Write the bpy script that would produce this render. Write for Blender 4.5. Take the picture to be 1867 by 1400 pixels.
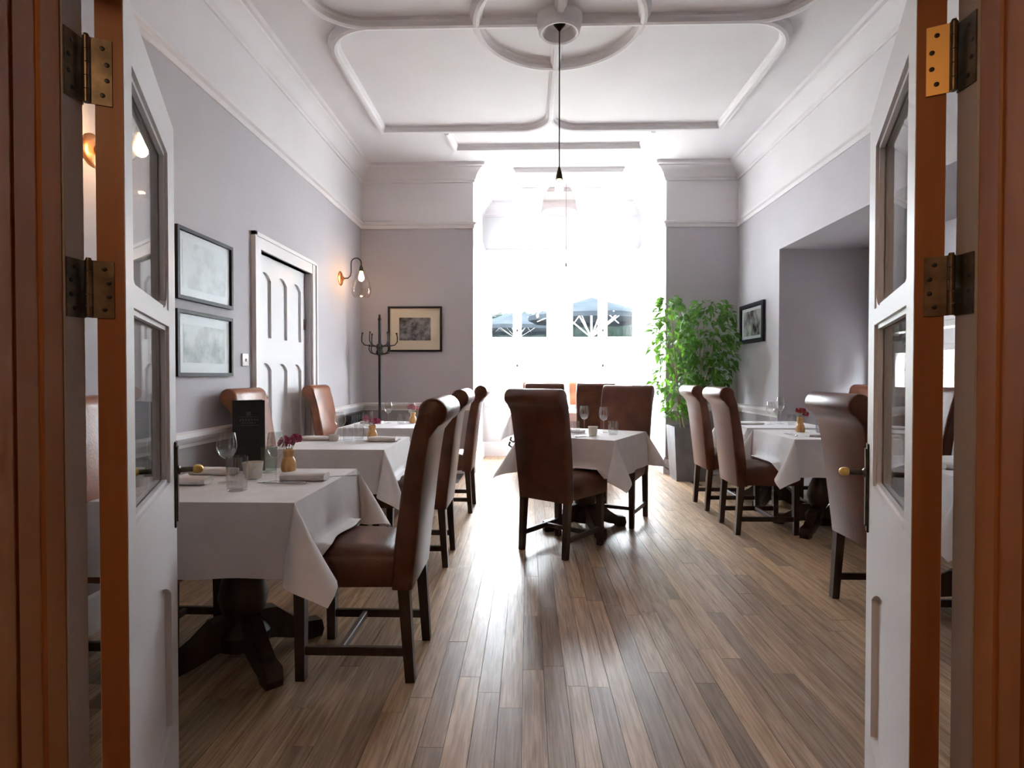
import bpy, bmesh, math, random
from mathutils import Vector, Matrix
R = math.radians
for o in list(bpy.data.objects): bpy.data.objects.remove(o)
SC = bpy.context.scene
COL = SC.collection
rnd = random.Random(7)

# ------------------------------------------------------------------ camera, sky, exposure
cam_d = bpy.data.cameras.new('camera')
cam = bpy.data.objects.new('camera', cam_d); COL.objects.link(cam)
cam_d.sensor_width = 36; cam_d.lens = 36*1050/1867
cam_d.clip_start = 0.05; cam_d.clip_end = 200
cam.location = (0, 0, 1.2); cam.rotation_euler = (R(90-0.873), 0, R(1.555))
SC.camera = cam
W = bpy.data.worlds.new('world'); SC.world = W; W.use_nodes = True
bg = W.node_tree.nodes['Background']
bg.inputs[0].default_value = (0.88, 0.945, 1.0, 1)
# overcast sky: the horizon a third as bright as the zenith, same all round
wn, wl = W.node_tree.nodes, W.node_tree.links
tcw = wn.new('ShaderNodeTexCoord'); spw = wn.new('ShaderNodeSeparateXYZ'); wl.new(tcw.outputs['Generated'], spw.inputs[0])
clw = wn.new('ShaderNodeMath'); clw.operation = 'MAXIMUM'; clw.inputs[1].default_value = 0.0; wl.new(spw.outputs['Z'], clw.inputs[0])
mlw = wn.new('ShaderNodeMath'); mlw.operation = 'MULTIPLY_ADD'; mlw.inputs[1].default_value = 46.0; mlw.inputs[2].default_value = 23.0
wl.new(clw.outputs[0], mlw.inputs[0]); wl.new(mlw.outputs[0], bg.inputs[1])
SC.view_settings.view_transform = 'Standard'; SC.view_settings.look = 'None'
SC.view_settings.gamma = 1; SC.view_settings.use_curve_mapping = False
SC.view_settings.exposure = 0.76
HALL_LAMP_W = 9.0
BULB_E, BULB_W, PEND_W = 60.0, 12.0, 8.0

# ------------------------------------------------------------------ materials
def mat(name, col=(.8, .8, .8), rough=.5, metal=0.0, **kw):
    m = bpy.data.materials.new(name); m.use_nodes = True
    b = m.node_tree.nodes['Principled BSDF']
    b.inputs['Base Color'].default_value = (*col, 1)
    b.inputs['Roughness'].default_value = rough
    b.inputs['Metallic'].default_value = metal
    for k, v in kw.items(): b.inputs[k].default_value = v
    return m
def nodes(m): return m.node_tree.nodes, m.node_tree.links, m.node_tree.nodes['Principled BSDF']
def vary(m, c1, c2, scale=(3, 3, 3), detail=4, bump=0.0, bscale=None, rough=None, coord='Object', lo=.35, hi=.65):
    n, l, b = nodes(m)
    tc = n.new('ShaderNodeTexCoord'); mp = n.new('ShaderNodeMapping'); mp.inputs['Scale'].default_value = scale
    l.new(tc.outputs[coord], mp.inputs[0])
    nz = n.new('ShaderNodeTexNoise'); nz.inputs['Scale'].default_value = 1; nz.inputs['Detail'].default_value = detail
    l.new(mp.outputs[0], nz.inputs[0])
    cr = n.new('ShaderNodeValToRGB')
    cr.color_ramp.elements[0].position = lo; cr.color_ramp.elements[0].color = (*c1, 1)
    cr.color_ramp.elements[1].position = hi; cr.color_ramp.elements[1].color = (*c2, 1)
    l.new(nz.outputs[0], cr.inputs[0]); l.new(cr.outputs[0], b.inputs['Base Color'])
    if rough:
        mr = n.new('ShaderNodeMapRange'); mr.inputs[3].default_value = rough[0]; mr.inputs[4].default_value = rough[1]
        l.new(nz.outputs[0], mr.inputs[0]); l.new(mr.outputs[0], b.inputs['Roughness'])
    if bump:
        n2 = n.new('ShaderNodeTexNoise'); n2.inputs['Scale'].default_value = bscale or 60; n2.inputs['Detail'].default_value = 3
        l.new(tc.outputs[coord], n2.inputs[0])
        bp = n.new('ShaderNodeBump'); bp.inputs['Strength'].default_value = bump; bp.inputs['Distance'].default_value = .004
        l.new(n2.outputs[0], bp.inputs['Height']); l.new(bp.outputs[0], b.inputs['Normal'])
    return m
def paint(name, c, rough=.6, d=.03, bump=.06):
    return vary(mat(name, c, rough), tuple(x*(1-d) for x in c), tuple(min(1, x*(1+d)) for x in c), (1.5, 1.5, 1.5), 3, bump, 90)
M_WALL = paint('grey_wall_paint', (.475, .455, .485), .7)
M_FRIEZE = paint('pale_frieze_paint', (.75, .725, .745), .7)
M_CEIL = paint('white_ceiling_paint', (.77, .75, .77), .75)
M_TRIM = paint('white_gloss_paint', (.80, .775, .78), .4, .02, .02)
M_DADO = paint('dark_dado_paint', (.30, .275, .275), .6)
M_DOOR = paint('white_door_paint', (.78, .775, .79), .38, .02, .03)
M_BAY = paint('bay_white_paint', (.78, .785, .80), .5)
M_HALL = paint('hall_wall_paint', (.60, .41, .26), .8)
M_WOODT = vary(mat('stained_pine', rough=.4), (.30, .115, .040), (.42, .17, .062), (14, 14, 1.2), 5, .1, 40, (.35, .5))
M_DARK = vary(mat('dark_oak_stain', rough=.4), (.018, .009, .006), (.05, .024, .014), (22, 22, 3), 4, .1, 60, (.3, .5))
M_LEATHER = vary(mat('brown_leather', rough=.33), (.058, .0175, .0095), (.128, .041, .0215), (6, 6, 6), 5, .25, 120, (.26, .42), lo=.3, hi=.7)
M_LEATHER.node_tree.nodes['Principled BSDF'].inputs['Specular IOR Level'].default_value = .36
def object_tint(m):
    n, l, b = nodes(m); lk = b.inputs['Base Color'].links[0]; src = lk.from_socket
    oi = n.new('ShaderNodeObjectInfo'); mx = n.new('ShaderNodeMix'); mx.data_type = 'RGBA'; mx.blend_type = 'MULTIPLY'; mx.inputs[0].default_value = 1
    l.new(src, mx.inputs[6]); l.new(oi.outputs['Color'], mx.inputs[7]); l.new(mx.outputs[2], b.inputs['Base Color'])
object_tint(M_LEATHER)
M_CLOTH = vary(mat('white_table_linen', rough=.85), (.78, .765, .775), (.84, .825, .835), (9, 9, 9), 3, .12, 300)
M_NAPKIN = vary(mat('pale_napkin_linen', rough=.9), (.72, .69, .68), (.80, .77, .76), (9, 9, 9), 3, .15, 250)
M_BRASS = mat('aged_brass', (.62, .42, .13), .3, 1.0)
M_BRONZE = vary(mat('dark_bronze', rough=.4, metal=.9), (.05, .045, .035), (.10, .085, .06), (40, 40, 40), 3)
M_HINGE = vary(mat('worn_hinge_steel', rough=.35, metal=.9), (.10, .082, .065), (.19, .15, .11), (30, 30, 30), 4)
M_HBRASS_LIT = mat('lamplit_hinge_brass', (.85, .55, .22), .42, 1.0)  # brighter brass: the hall lamp's reflection put into one plate's colour
M_JAMB = paint('grey_jamb_paint', (.44, .41, .40), .5)
M_COPPER = mat('copper', (.75, .33, .14), .3, 1.0)
M_BLACK = mat('black_metal', (.012, .012, .013), .4, .3)
M_BLACKF = mat('black_frame_paint', (.020, .022, .026), .45)
M_BLACKF.node_tree.nodes['Principled BSDF'].inputs['Specular IOR Level'].default_value = .10
M_STEEL = mat('stainless_steel', (.55, .55, .56), .22, 1.0)
M_MENU = vary(mat('black_menu_board', rough=.55), (.010, .010, .011), (.016, .016, .017), (20, 20, 20), 3)
M_MENUPRINT = mat('grey_menu_print', (.07, .068, .065), .5)
M_CREAM = mat('cream_card', (.84, .73, .58), .8)
M_PAPER = mat('white_mount_card', (.78, .81, .85), .8)
M_PLASTIC = mat('white_plastic', (.80, .80, .80), .35)
M_POT = vary(mat('grey_planter', rough=.5), (.15, .15, .16), (.20, .20, .215), (8, 8, 8), 3, .1, 80)
M_SOIL = vary(mat('soil', rough=.95), (.015, .010, .007), (.05, .035, .022), (50, 50, 50), 4, .5, 120)
M_STEM = vary(mat('pale_bark', rough=.8), (.22, .16, .10), (.38, .29, .20), (30, 30, 8), 3)
M_LEAF = vary(mat('green_leaf', rough=.38), (.014, .055, .008), (.042, .125, .016), (5, 5, 5), 2)
M_VASEWOOD = vary(mat('amber_wood', rough=.35), (.50, .25, .08), (.68, .38, .14), (60, 60, 12), 3)
M_PINK = vary(mat('pink_petal', rough=.7), (.38, .05, .13), (.62, .16, .27), (60, 60, 60), 2)
M_RED = vary(mat('red_petal', rough=.7), (.22, .015, .02), (.42, .03, .04), (60, 60, 60), 2)
M_CANDLE = mat('frosted_glass_cup', (.80, .76, .70), .45, **{'Subsurface Weight': .3, 'Subsurface Radius': (.02, .02, .02)})
M_TERRACE = vary(mat('pale_paving', rough=.9), (.30, .29, .27), (.36, .35, .33), (1, 1, 1), 4)
M_RENDER = vary(mat('white_render', rough=.9), (.70, .70, .68), (.80, .80, .78), (1, 1, 1), 4)
M_HEDGE = vary(mat('shade_dark_hedge', rough=.9), (.0012, .0024, .002), (.0035, .0055, .0045), (3, 3, 3), 5)  # near-black: deep shade is put into the leaf colour
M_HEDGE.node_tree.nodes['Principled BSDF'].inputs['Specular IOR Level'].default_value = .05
M_SHRUB = vary(mat('shrub_green', rough=.8), (.08, .20, .05), (.20, .38, .12), (6, 6, 6), 4)
M_CANOPY = vary(mat('grey_parasol_fabric', rough=.9), (.007, .0085, .010), (.010, .012, .014), (2, 2, 2), 2)
M_CANOPY.node_tree.nodes['Principled BSDF'].inputs['Specular IOR Level'].default_value = 0.0
M_YARD = vary(mat('beige_brick_yard', rough=.9), (.055, .048, .036), (.075, .066, .050), (4, 4, 12), 3)  # low, even beige brick tone
M_TERRAC = mat('terracotta', (.45, .17, .08), .8)

def glass(name, tint=(1, 1, 1), f0=.045, rough=.02, edge=1.0):
    """thin sheet: clear film plus a facing-dependent reflection"""
    m = bpy.data.materials.new(name); m.use_nodes = True
    n, l = m.node_tree.nodes, m.node_tree.links
    n.remove(n['Principled BSDF']); out = n['Material Output']
    t = n.new('ShaderNodeBsdfTransparent'); t.inputs[0].default_value = (*tint, 1)
    g = n.new('ShaderNodeBsdfGlossy'); g.inputs['Roughness'].default_value = rough
    lw = n.new('ShaderNodeLayerWeight'); lw.inputs[0].default_value = .5
    pw = n.new('ShaderNodeMath'); pw.operation = 'POWER'; pw.inputs[1].default_value = 5
    ma = n.new('ShaderNodeMath'); ma.operation = 'MULTIPLY_ADD'; ma.inputs[1].default_value = edge*(1-f0); ma.inputs[2].default_value = f0; ma.use_clamp = True
    mx = n.new('ShaderNodeMixShader')
    l.new(lw.outputs['Facing'], pw.inputs[0]); l.new(pw.outputs[0], ma.inputs[0]); l.new(ma.outputs[0], mx.inputs[0])
    l.new(t.outputs[0], mx.inputs[1]); l.new(g.outputs[0], mx.inputs[2]); l.new(mx.outputs[0], out.inputs[0])
    return m
M_PANE = glass('window_glass', (.985, .99, .99), .03)
M_PICG = glass('picture_glazing', (.97, .98, .98), .016, .35, .3)
M_DPANE = glass('door_glass', (.96, .975, .97), .05)
M_GLASS = glass('drinking_glass', (.985, .99, .99), .10, .03, .9)
M_GREENGLASS = glass('green_tinted_glass', (.88, .93, .89), .06, .03, .75)
M_SHADE = glass('clear_lamp_glass', (.955, .93, .915), .05, .03, .5)

def emit(name, col, s):
    m = bpy.data.materials.new(name); m.use_nodes = True
    n, l = m.node_tree.nodes, m.node_tree.links
    n.remove(n['Principled BSDF'])
    e = n.new('ShaderNodeEmission'); e.inputs[0].default_value = (*col, 1); e.inputs[1].default_value = s
    l.new(e.outputs[0], n['Material Output'].inputs[0]); return m
M_BULB = emit('warm_filament_bulb', (1.0, .62, .30), BULB_E)

def floor_material():
    m = mat('weathered_oak_plank', rough=.33); n, l, b = nodes(m)
    geo = n.new('ShaderNodeNewGeometry'); at = n.new('ShaderNodeAttribute'); at.attribute_name = 'tint'
    add = n.new('ShaderNodeVectorMath'); add.operation = 'MULTIPLY_ADD'
    add.inputs[1].default_value = (7.3, 31.7, 5.0)
    l.new(at.outputs['Color'], add.inputs[0]); l.new(geo.outputs['Position'], add.inputs[2])
    mp = n.new('ShaderNodeMapping'); mp.inputs['Scale'].default_value = (24, 1.6, 10); l.new(add.outputs[0], mp.inputs[0])
    nz = n.new('ShaderNodeTexNoise'); nz.inputs['Scale'].default_value = 1; nz.inputs['Detail'].default_value = 6
    nz.inputs['Distortion'].default_value = 1.2; l.new(mp.outputs[0], nz.inputs[0])
    mp2 = n.new('ShaderNodeMapping'); mp2.inputs['Scale'].default_value = (130, 5, 30); l.new(add.outputs[0], mp2.inputs[0])
    n2 = n.new('ShaderNodeTexNoise'); n2.inputs['Scale'].default_value = 1; n2.inputs['Detail'].default_value = 4
    n2.inputs['Distortion'].default_value = .6; l.new(mp2.outputs[0], n2.inputs[0])
    cr = n.new('ShaderNodeValToRGB'); e = cr.color_ramp.elements
    e[0].position = .32; e[0].color = (.31, .208, .125, 1); e[1].position = .68; e[1].color = (.53, .395, .285, 1)
    k = e.new(.5); k.color = (.44, .31, .20, 1)
    l.new(nz.outputs[0], cr.inputs[0])
    cr2 = n.new('ShaderNodeValToRGB'); cr2.color_ramp.elements[0].position = .36; cr2.color_ramp.elements[0].color = (.60, .56, .54, 1)
    cr2.color_ramp.elements[1].position = .56; cr2.color_ramp.elements[1].color = (1, 1, 1, 1); l.new(n2.outputs[0], cr2.inputs[0])
    mx = n.new('ShaderNodeMix'); mx.data_type = 'RGBA'; mx.blend_type = 'MULTIPLY'; mx.inputs[0].default_value = .8
    l.new(cr.outputs[0], mx.inputs[6]); l.new(cr2.outputs[0], mx.inputs[7])
    sep = n.new('ShaderNodeSeparateColor'); l.new(at.outputs['Color'], sep.inputs[0])
    tr = n.new('ShaderNodeValToRGB'); te = tr.color_ramp.elements
    te[0].position = 0; te[0].color = (.62, .60, .60, 1); te[1].position = 1; te[1].color = (1.22, 1.16, 1.06, 1)
    q = te.new(.45); q.color = (.95, .92, .90, 1)
    l.new(sep.outputs[0], tr.inputs[0])
    mx2 = n.new('ShaderNodeMix'); mx2.data_type = 'RGBA'; mx2.blend_type = 'MULTIPLY'; mx2.inputs[0].default_value = 1
    l.new(mx.outputs[2], mx2.inputs[6]); l.new(tr.outputs[0], mx2.inputs[7]); l.new(mx2.outputs[2], b.inputs['Base Color'])
    mr = n.new('ShaderNodeMapRange'); mr.inputs[1].default_value = .3; mr.inputs[2].default_value = .7
    mr.inputs[3].default_value = .40; mr.inputs[4].default_value = .30; l.new(n2.outputs[0], mr.inputs[0]); l.new(mr.outputs[0], b.inputs['Roughness'])
    bp = n.new('ShaderNodeBump'); bp.inputs['Strength'].default_value = .25; bp.inputs['Distance'].default_value = .002
    l.new(n2.outputs[0], bp.inputs['Height']); l.new(bp.outputs[0], b.inputs['Normal'])
    return m
M_FLOOR = floor_material()
M_GAP = mat('floor_gap_dark', (.02, .012, .008), .8)

def picture_mat(name, dark, light, scale, lo, hi, seed):
    m = mat(name, rough=.25); n, l, b = nodes(m)
    tc = n.new('ShaderNodeTexCoord'); mp = n.new('ShaderNodeMapping'); mp.inputs['Scale'].default_value = scale
    mp.inputs['Location'].default_value = (seed, seed*2.1, seed*.7); l.new(tc.outputs['Object'], mp.inputs[0])
    nz = n.new('ShaderNodeTexNoise'); nz.inputs['Scale'].default_value = 1; nz.inputs['Detail'].default_value = 8; nz.inputs['Roughness'].default_value = .65
    l.new(mp.outputs[0], nz.inputs[0])
    cr = n.new('ShaderNodeValToRGB'); cr.color_ramp.elements[0].position = lo; cr.color_ramp.elements[0].color = (*dark, 1)
    cr.color_ramp.elements[1].position = hi; cr.color_ramp.elements[1].color = (*light, 1)
    l.new(nz.outputs[0], cr.inputs[0]); l.new(cr.outputs[0], b.inputs['Base Color']); return m
M_PRINT1 = picture_mat('faint_engraving', (.54, .58, .61), (.74, .78, .81), (9, 9, 9), .40, .55, 2.0)
M_PRINT2 = picture_mat('pale_green_engraving', (.26, .31, .31), (.66, .69, .70), (7, 7, 7), .38, .58, 5.0)
for m_ in (M_PRINT1, M_PRINT2, M_PAPER):
    m_.node_tree.nodes['Principled BSDF'].inputs['Roughness'].default_value = .85
    m_.node_tree.nodes['Principled BSDF'].inputs['Specular IOR Level'].default_value = .1
M_PHOTO = picture_mat('old_dark_photograph', (.015, .015, .02), (.30, .29, .31), (11, 11, 11), .42, .62, 9.0)
M_PHOTO2 = picture_mat('grey_photograph', (.05, .05, .05), (.62, .62, .60), (7, 7, 5), .38, .6, 14.0)

# ------------------------------------------------------------------ mesh helpers
def BM(): return bmesh.new()
def box(bm, x0, x1, y0, y1, z0, z1, bev=0, seg=2, M=None, taper=None):
    v = []
    for z in (z0, z1):
        for x, y in ((x0, y0), (x1, y0), (x1, y1), (x0, y1)):
            p = Vector((x, y, z))
            if taper and z == z0:
                cx, cy = (x0+x1)/2, (y0+y1)/2
                p = Vector((cx+(x-cx)*taper, cy+(y-cy)*taper, z))
            v.append(bm.verts.new(M @ p if M else p))
    fs = [bm.faces.new([v[i] for i in q]) for q in ((3, 2, 1, 0), (4, 5, 6, 7), (0, 1, 5, 4), (1, 2, 6, 5), (2, 3, 7, 6), (3, 0, 4, 7))]
    if bev:
        es = list({e for f in fs for e in f.edges})
        bmesh.ops.bevel(bm, geom=es, offset=bev, segments=seg, affect='EDGES', profile=.5)
    return fs
def beam(bm, p0, p1, w, d, w1=None, d1=None, side=None):
    p0, p1 = Vector(p0), Vector(p1); t = (p1-p0).normalized()
    s = Vector(side) if side else (Vector((1, 0, 0)) if abs(t.x) < .9 else Vector((0, 1, 0)))
    u = t.cross(s).normalized(); s = u.cross(t).normalized()
    w1 = w1 or w; d1 = d1 or d; v = []
    for p, a, b in ((p0, w, d), (p1, w1, d1)):
        for i, j in ((-1, -1), (1, -1), (1, 1), (-1, 1)):
            v.append(bm.verts.new(p+s*i*a/2+u*j*b/2))
    for q in ((3, 2, 1, 0), (4, 5, 6, 7), (0, 1, 5, 4), (1, 2, 6, 5), (2, 3, 7, 6), (3, 0, 4, 7)): bm.faces.new([v[i] for i in q])
def tube(bm, pts, r, n=8, cap=True):
    pts = [Vector(p) for p in pts]; rs = r if isinstance(r, (list, tuple)) else [r]*len(pts)
    ref = Vector((0, 0, 1)); rings = []
    t0 = (pts[1]-pts[0]).normalized()
    if abs(t0.dot(ref)) > .9: ref = Vector((1, 0, 0))
    u = t0.cross(ref).normalized()
    for i, p in enumerate(pts):
        t = (pts[min(i+1, len(pts)-1)]-pts[max(i-1, 0)]).normalized()
        u = (u-t*u.dot(t)).normalized(); w = t.cross(u)
        rings.append([bm.verts.new(p+(u*math.cos(a)+w*math.sin(a))*rs[i]) for a in [2*math.pi*k/n for k in range(n)]])
    for a, b in zip(rings, rings[1:]):
        for k in range(n): bm.faces.new((a[k], a[(k+1) % n], b[(k+1) % n], b[k]))
    if cap: bm.faces.new(rings[0][::-1]); bm.faces.new(rings[-1])
def lathe(bm, prof, n=20, loc=(0, 0, 0), M=None):
    loc = Vector(loc); rings = []
    for r, z in prof:
        if r < 1e-5: ps = [Vector((0, 0, z))]
        else: ps = [Vector((r*math.cos(2*math.pi*k/n), r*math.sin(2*math.pi*k/n), z)) for k in range(n)]
        rings.append([bm.verts.new((M @ p if M else p)+loc) for p in ps])
    for a, b in zip(rings, rings[1:]):
        if len(a) == 1 and len(b) == 1: continue
        if len(a) == 1: [bm.faces.new((a[0], b[(k+1) % n], b[k])) for k in range(n)]
        elif len(b) == 1: [bm.faces.new((a[k], a[(k+1) % n], b[0])) for k in range(n)]
        else: [bm.faces.new((a[k], a[(k+1) % n], b[(k+1) % n], b[k])) for k in range(n)]
def prism(bm, pts, f0, f1):
    """pts: 2D outline; f0/f1 map a 2D point to the two 3D end faces"""
    a = [bm.verts.new(f0(*p)) for p in pts]; b = [bm.verts.new(f1(*p)) for p in pts]; n = len(pts)
    fa = bm.faces.new(a[::-1]); fb = bm.faces.new(b)
    for i in range(n): bm.faces.new((a[i], a[(i+1) % n], b[(i+1) % n], b[i]))
    return fa, fb
def sweep(bm, path, prof, closed=False, side=1):
    """path: 2D points; prof: (offset to the left of travel * side, z) points; mitred corners"""
    P = [Vector(p) for p in path]; n = len(P); rings = []
    for i, p in enumerate(P):
        d0 = (P[i]-P[i-1]) if (closed or i > 0) else (P[1]-P[0])
        d1 = (P[(i+1) % n]-P[i]) if (closed or i < n-1) else (P[-1]-P[-2])
        d0, d1 = d0.normalized(), d1.normalized()
        n0, n1 = Vector((-d0.y, d0.x)), Vector((-d1.y, d1.x))
        m = (n0+n1); m = m/max(m.dot(n0), .2)
        rings.append([bm.verts.new((p.x+m.x*o*side, p.y+m.y*o*side, z)) for o, z in prof])
    segs = list(zip(rings, rings[1:]))+([(rings[-1], rings[0])] if closed else [])
    for a, b in segs:
        for k in range(len(prof)-1):
            q = (a[k], b[k], b[k+1], a[k+1]); bm.faces.new(q if side > 0 else q[::-1])
    if not closed:
        bm.faces.new(rings[0]); bm.faces.new(rings[-1][::-1])
def obj(name, bm, m, parent=None, loc=None, rotz=0.0, sharp=35, recalc=True):
    if recalc: bmesh.ops.recalc_face_normals(bm, faces=bm.faces)
    me = bpy.data.meshes.new(name); bm.to_mesh(me); bm.free()
    if sharp and len(me.polygons):
        me.polygons.foreach_set('use_smooth', [True]*len(me.polygons)); me.set_sharp_from_angle(angle=R(sharp))
    me.materials.append(m)
    return link(name, me, parent, loc, rotz)
def link(name, me, parent=None, loc=None, rotz=0.0):
    o = bpy.data.objects.new(name, me); COL.objects.link(o)
    if parent: o.parent = parent
    if loc is not None: o.location = loc
    o.rotation_euler = (0, 0, rotz); return o
def thing(name, label, cat, loc=(0, 0, 0), rotz=0.0, group=None):
    o = bpy.data.objects.new(name, None); COL.objects.link(o); o.empty_display_size = .1
    o.location = loc; o.rotation_euler = (0, 0, rotz); return tag(o, label, cat, group)
def tag(o, label, cat, group=None):
    o['label'] = label; o['category'] = cat
    if group: o['group'] = group
    return o
def struct(o): o['kind'] = 'structure'; return o
def dup(root, loc, rotz, label, group=None):
    r = root.copy(); COL.objects.link(r); r.location = loc; r.rotation_euler = (0, 0, rotz); r['label'] = label
    if group: r['group'] = group
    for ch in list(root.children):
        c = ch.copy(); COL.objects.link(c); c.parent = r
        for g in list(ch.children):
            d = g.copy(); COL.objects.link(d); d.parent = c
    return r

# ------------------------------------------------------------------ room shell
LX, RX, ND, FD, BDp, CZ = -2.035, 2.53, 1.04, 7.02, 8.55, 3.74
BL, BR = -.667, 1.672           # bay opening
T = .18                         # wall thickness
ALX, AY0, AY1, AZ = 3.45, 2.35, 5.88, 2.465   # alcove
RAIL, CH = 3.02, .865
OX0, OX1, OZ = -.815, .755, 1.945             # doorway

bm = BM(); box(bm, -2.6, 3.9, -2.6, 8.8, -.12, -.012); FLOOR = struct(obj('floor', bm, M_GAP, sharp=None))
# planks: rows along the depth of the room
PW, GAP = .084, .0016
planks = []
x = LX
row = 0
while x < ALX:
    y = ND-.25-rnd.random()*.9
    while y < BDp:
        ln = rnd.choice((.55, .75, .95, 1.2, 1.45, 1.7))*(.9+.2*rnd.random())
        y0, y1 = max(y, ND-.25), min(y+ln, BDp)
        if y1-y0 > .03:
            x1 = min(x+PW, ALX); cx, cy = (x+x1)/2, (y0+y1)/2
            ok = cx < RX or (AY0 < cy < AY1)
            if cy > FD and not (BL < cx < BR): ok = False
            if ok: planks.append((x, x1, y0, y1))
        y += ln
    x += PW; row += 1
def vis(p):
    cx, y1 = (p[0]+p[1])/2, p[3]
    return y1 > 1.75 and abs(cx) < .60*y1+.05 and -2.0 < cx < 2.45
near = sorted([p for p in planks if vis(p)], key=lambda p: p[2]+.35*abs(p[0]))[:300]
nset = set(near)
def plank_into(bm, p, lay):
    c = (rnd.random(), rnd.random(), rnd.random(), 1)
    dz = rnd.uniform(-.0004, .0004)
    fs = box(bm, p[0]+GAP/2, p[1]-GAP/2, p[2]+GAP/2, p[3]-GAP/2, -.012, dz)
    for f in fs:
        for lp in f.loops: lp[lay] = c
for p in near:
    bm = BM(); lay = bm.loops.layers.float_color.new('tint'); plank_into(bm, p, lay)
    obj('plank', bm, M_FLOOR, FLOOR, sharp=None)
bm = BM(); lay = bm.loops.layers.float_color.new('tint')
for p in planks:
    if p not in nset: plank_into(bm, p, lay)
o = obj('plank_remainder', bm, M_FLOOR, FLOOR, sharp=None); o['kind'] = 'stuff'
bm = BM(); box(bm, -2.0, 2.2, -2.6, ND-.25, -.012, 0); struct(obj('floor_hall', bm, M_DARK, sharp=None))

bm = BM(); box(bm, LX-T, RX+T, ND-.25, BDp+.25, CZ, CZ+.12); CEIL = struct(obj('ceiling', bm, M_CEIL, sharp=None))

def wall(name, boxes, m, frieze=(), dado=()):
    bm = BM()
    for b in boxes: box(bm, *b)
    w = struct(obj(name, bm, m, sharp=None))
    if frieze:
        bm = BM(); [box(bm, *b) for b in frieze]; obj('frieze', bm, M_FRIEZE, w, sharp=None)
    if dado:
        bm = BM(); [box(bm, *b) for b in dado]; obj('dado', bm, M_DADO, w, sharp=None)
    return w
D0, D1, DZ = 4.315, 5.345, 2.15      # side door opening in the left wall
e = .004
wall('wall_left', [(LX-T, LX, ND-.25, D0, 0, CZ), (LX-T, LX, D1, FD, 0, CZ), (LX-T, LX, D0, D1, DZ, CZ), (LX-T-.03, LX-T+.02, D0, D1, 0, DZ)], M_WALL,
     [(LX, LX+e, ND, FD, RAIL, CZ)], [(LX, LX+e, ND, D0-.1, 0, CH-.05), (LX, LX+e, D1+.1, FD, 0, CH-.05)])
wall('wall_far', [(LX-T, BL, FD, FD+T, 0, CZ), (BR, RX+T, FD, FD+T, 0, CZ)], M_WALL,
     [(LX, BL, FD-e, FD, RAIL, CZ), (BR, RX, FD-e, FD, RAIL, CZ)], [(LX, BL, FD-e, FD, 0, CH-.05), (BR, RX, FD-e, FD, 0, CH-.05)])
wall('wall_right', [(RX, RX+T, AY1, FD, 0, CZ), (RX, RX+T, AY0, AY1, AZ, CZ), (RX, RX+T, ND-.25, AY0, 0, CZ)], M_WALL,
     [(RX-e, RX, ND, FD, RAIL, CZ)], [(RX-e, RX, AY1, FD, 0, CH-.05)])
AW0, AW1, AWZ0, AWZ1 = 4.72, 5.66, 1.0, 1.70
wall('wall_alcove', [(RX+T, ALX+T, AY1, AY1+T, 0, AZ), (RX+T, ALX+T, AY0-T, AY0, 0, AZ), (RX+T, ALX+T, AY0-T, AY1+T, AZ, AZ+.12),
     (ALX, ALX+T, AY0, AW0, 0, AZ), (ALX, ALX+T, AW1, AY1, 0, AZ), (ALX, ALX+T, AW0, AW1, 0, AWZ0), (ALX, ALX+T, AW0, AW1, AWZ1, AZ)], M_WALL)
wall('wall_near', [(LX-T, OX0-.05, ND-.25, ND, 0, CZ), (OX1+.05, RX+T, ND-.25, ND, 0, CZ), (OX0-.05, OX1+.05, ND-.25, ND, OZ+.05, CZ)], M_DADO)
# hall behind the doorway (warm, closed)
wall('wall_hall_left', [(-1.7, -1.6, -2.5, ND-.25, 0, 3.0)], M_HALL)
wall('wall_hall_right', [(1.6, 1.7, -2.5, ND-.25, 0, 3.0)], M_HALL)
wall('wall_hall_back', [(-1.7, 1.7, -2.6, -2.5, 0, 3.0)], M_HALL)
bm = BM(); box(bm, -1.7, 1.7, -2.6, ND-.25, 3.0, 3.1); struct(obj('ceiling_hall', bm, M_HALL, sharp=None))

# ---- bay walls and windows
SY0, SY1 = 7.34, 8.30
WX0, WX1, WZ0, WZ1 = -.60, 1.62, .80, 3.08
bm = BM()
wall('wall_bay_left', [(BL-T, BL, FD+T, SY0, 0, CZ), (BL-T, BL, SY1, BDp+T, 0, CZ), (BL-T, BL, SY0, SY1, 0, WZ0), (BL-T, BL, SY0, SY1, WZ1, CZ), (BL-.001, BL+e, FD, SY0, 0, CZ)], M_BAY)
wall('wall_bay_right', [(BR, BR+T, FD+T, SY0, 0, CZ), (BR, BR+T, SY1, BDp+T, 0, CZ), (BR, BR+T, SY0, SY1, 0, WZ0), (BR, BR+T, SY0, SY1, WZ1, CZ), (BR-e, BR+.001, FD, SY0, 0, CZ)], M_BAY)
wall('wall_bay_back', [(BL, WX0, BDp, BDp+T, 0, CZ), (WX1, BR, BDp, BDp+T, 0, CZ), (WX0, WX1, BDp, BDp+T, 0, WZ0-.06), (WX0, WX1, BDp, BDp+T, WZ1, CZ)], M_BAY)
bm.free()
def rect_frame(bm, a0, a1, z0, z1, w, f, t0, t1):
    """frame of four members; f(a, t, z) -> 3D"""
    for (b0, b1, c0, c1) in ((a0, a0+w, z0, z1), (a1-w, a1, z0, z1), (a0+w, a1-w, z0, z0+w), (a0+w, a1-w, z1-w, z1)):
        prism(bm, [(b0, c0), (b1, c0), (b1, c1), (b0, c1)], lambda a, z: f(a, t0, z), lambda a, z: f(a, t1, z))
TRZ = 2.52
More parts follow.
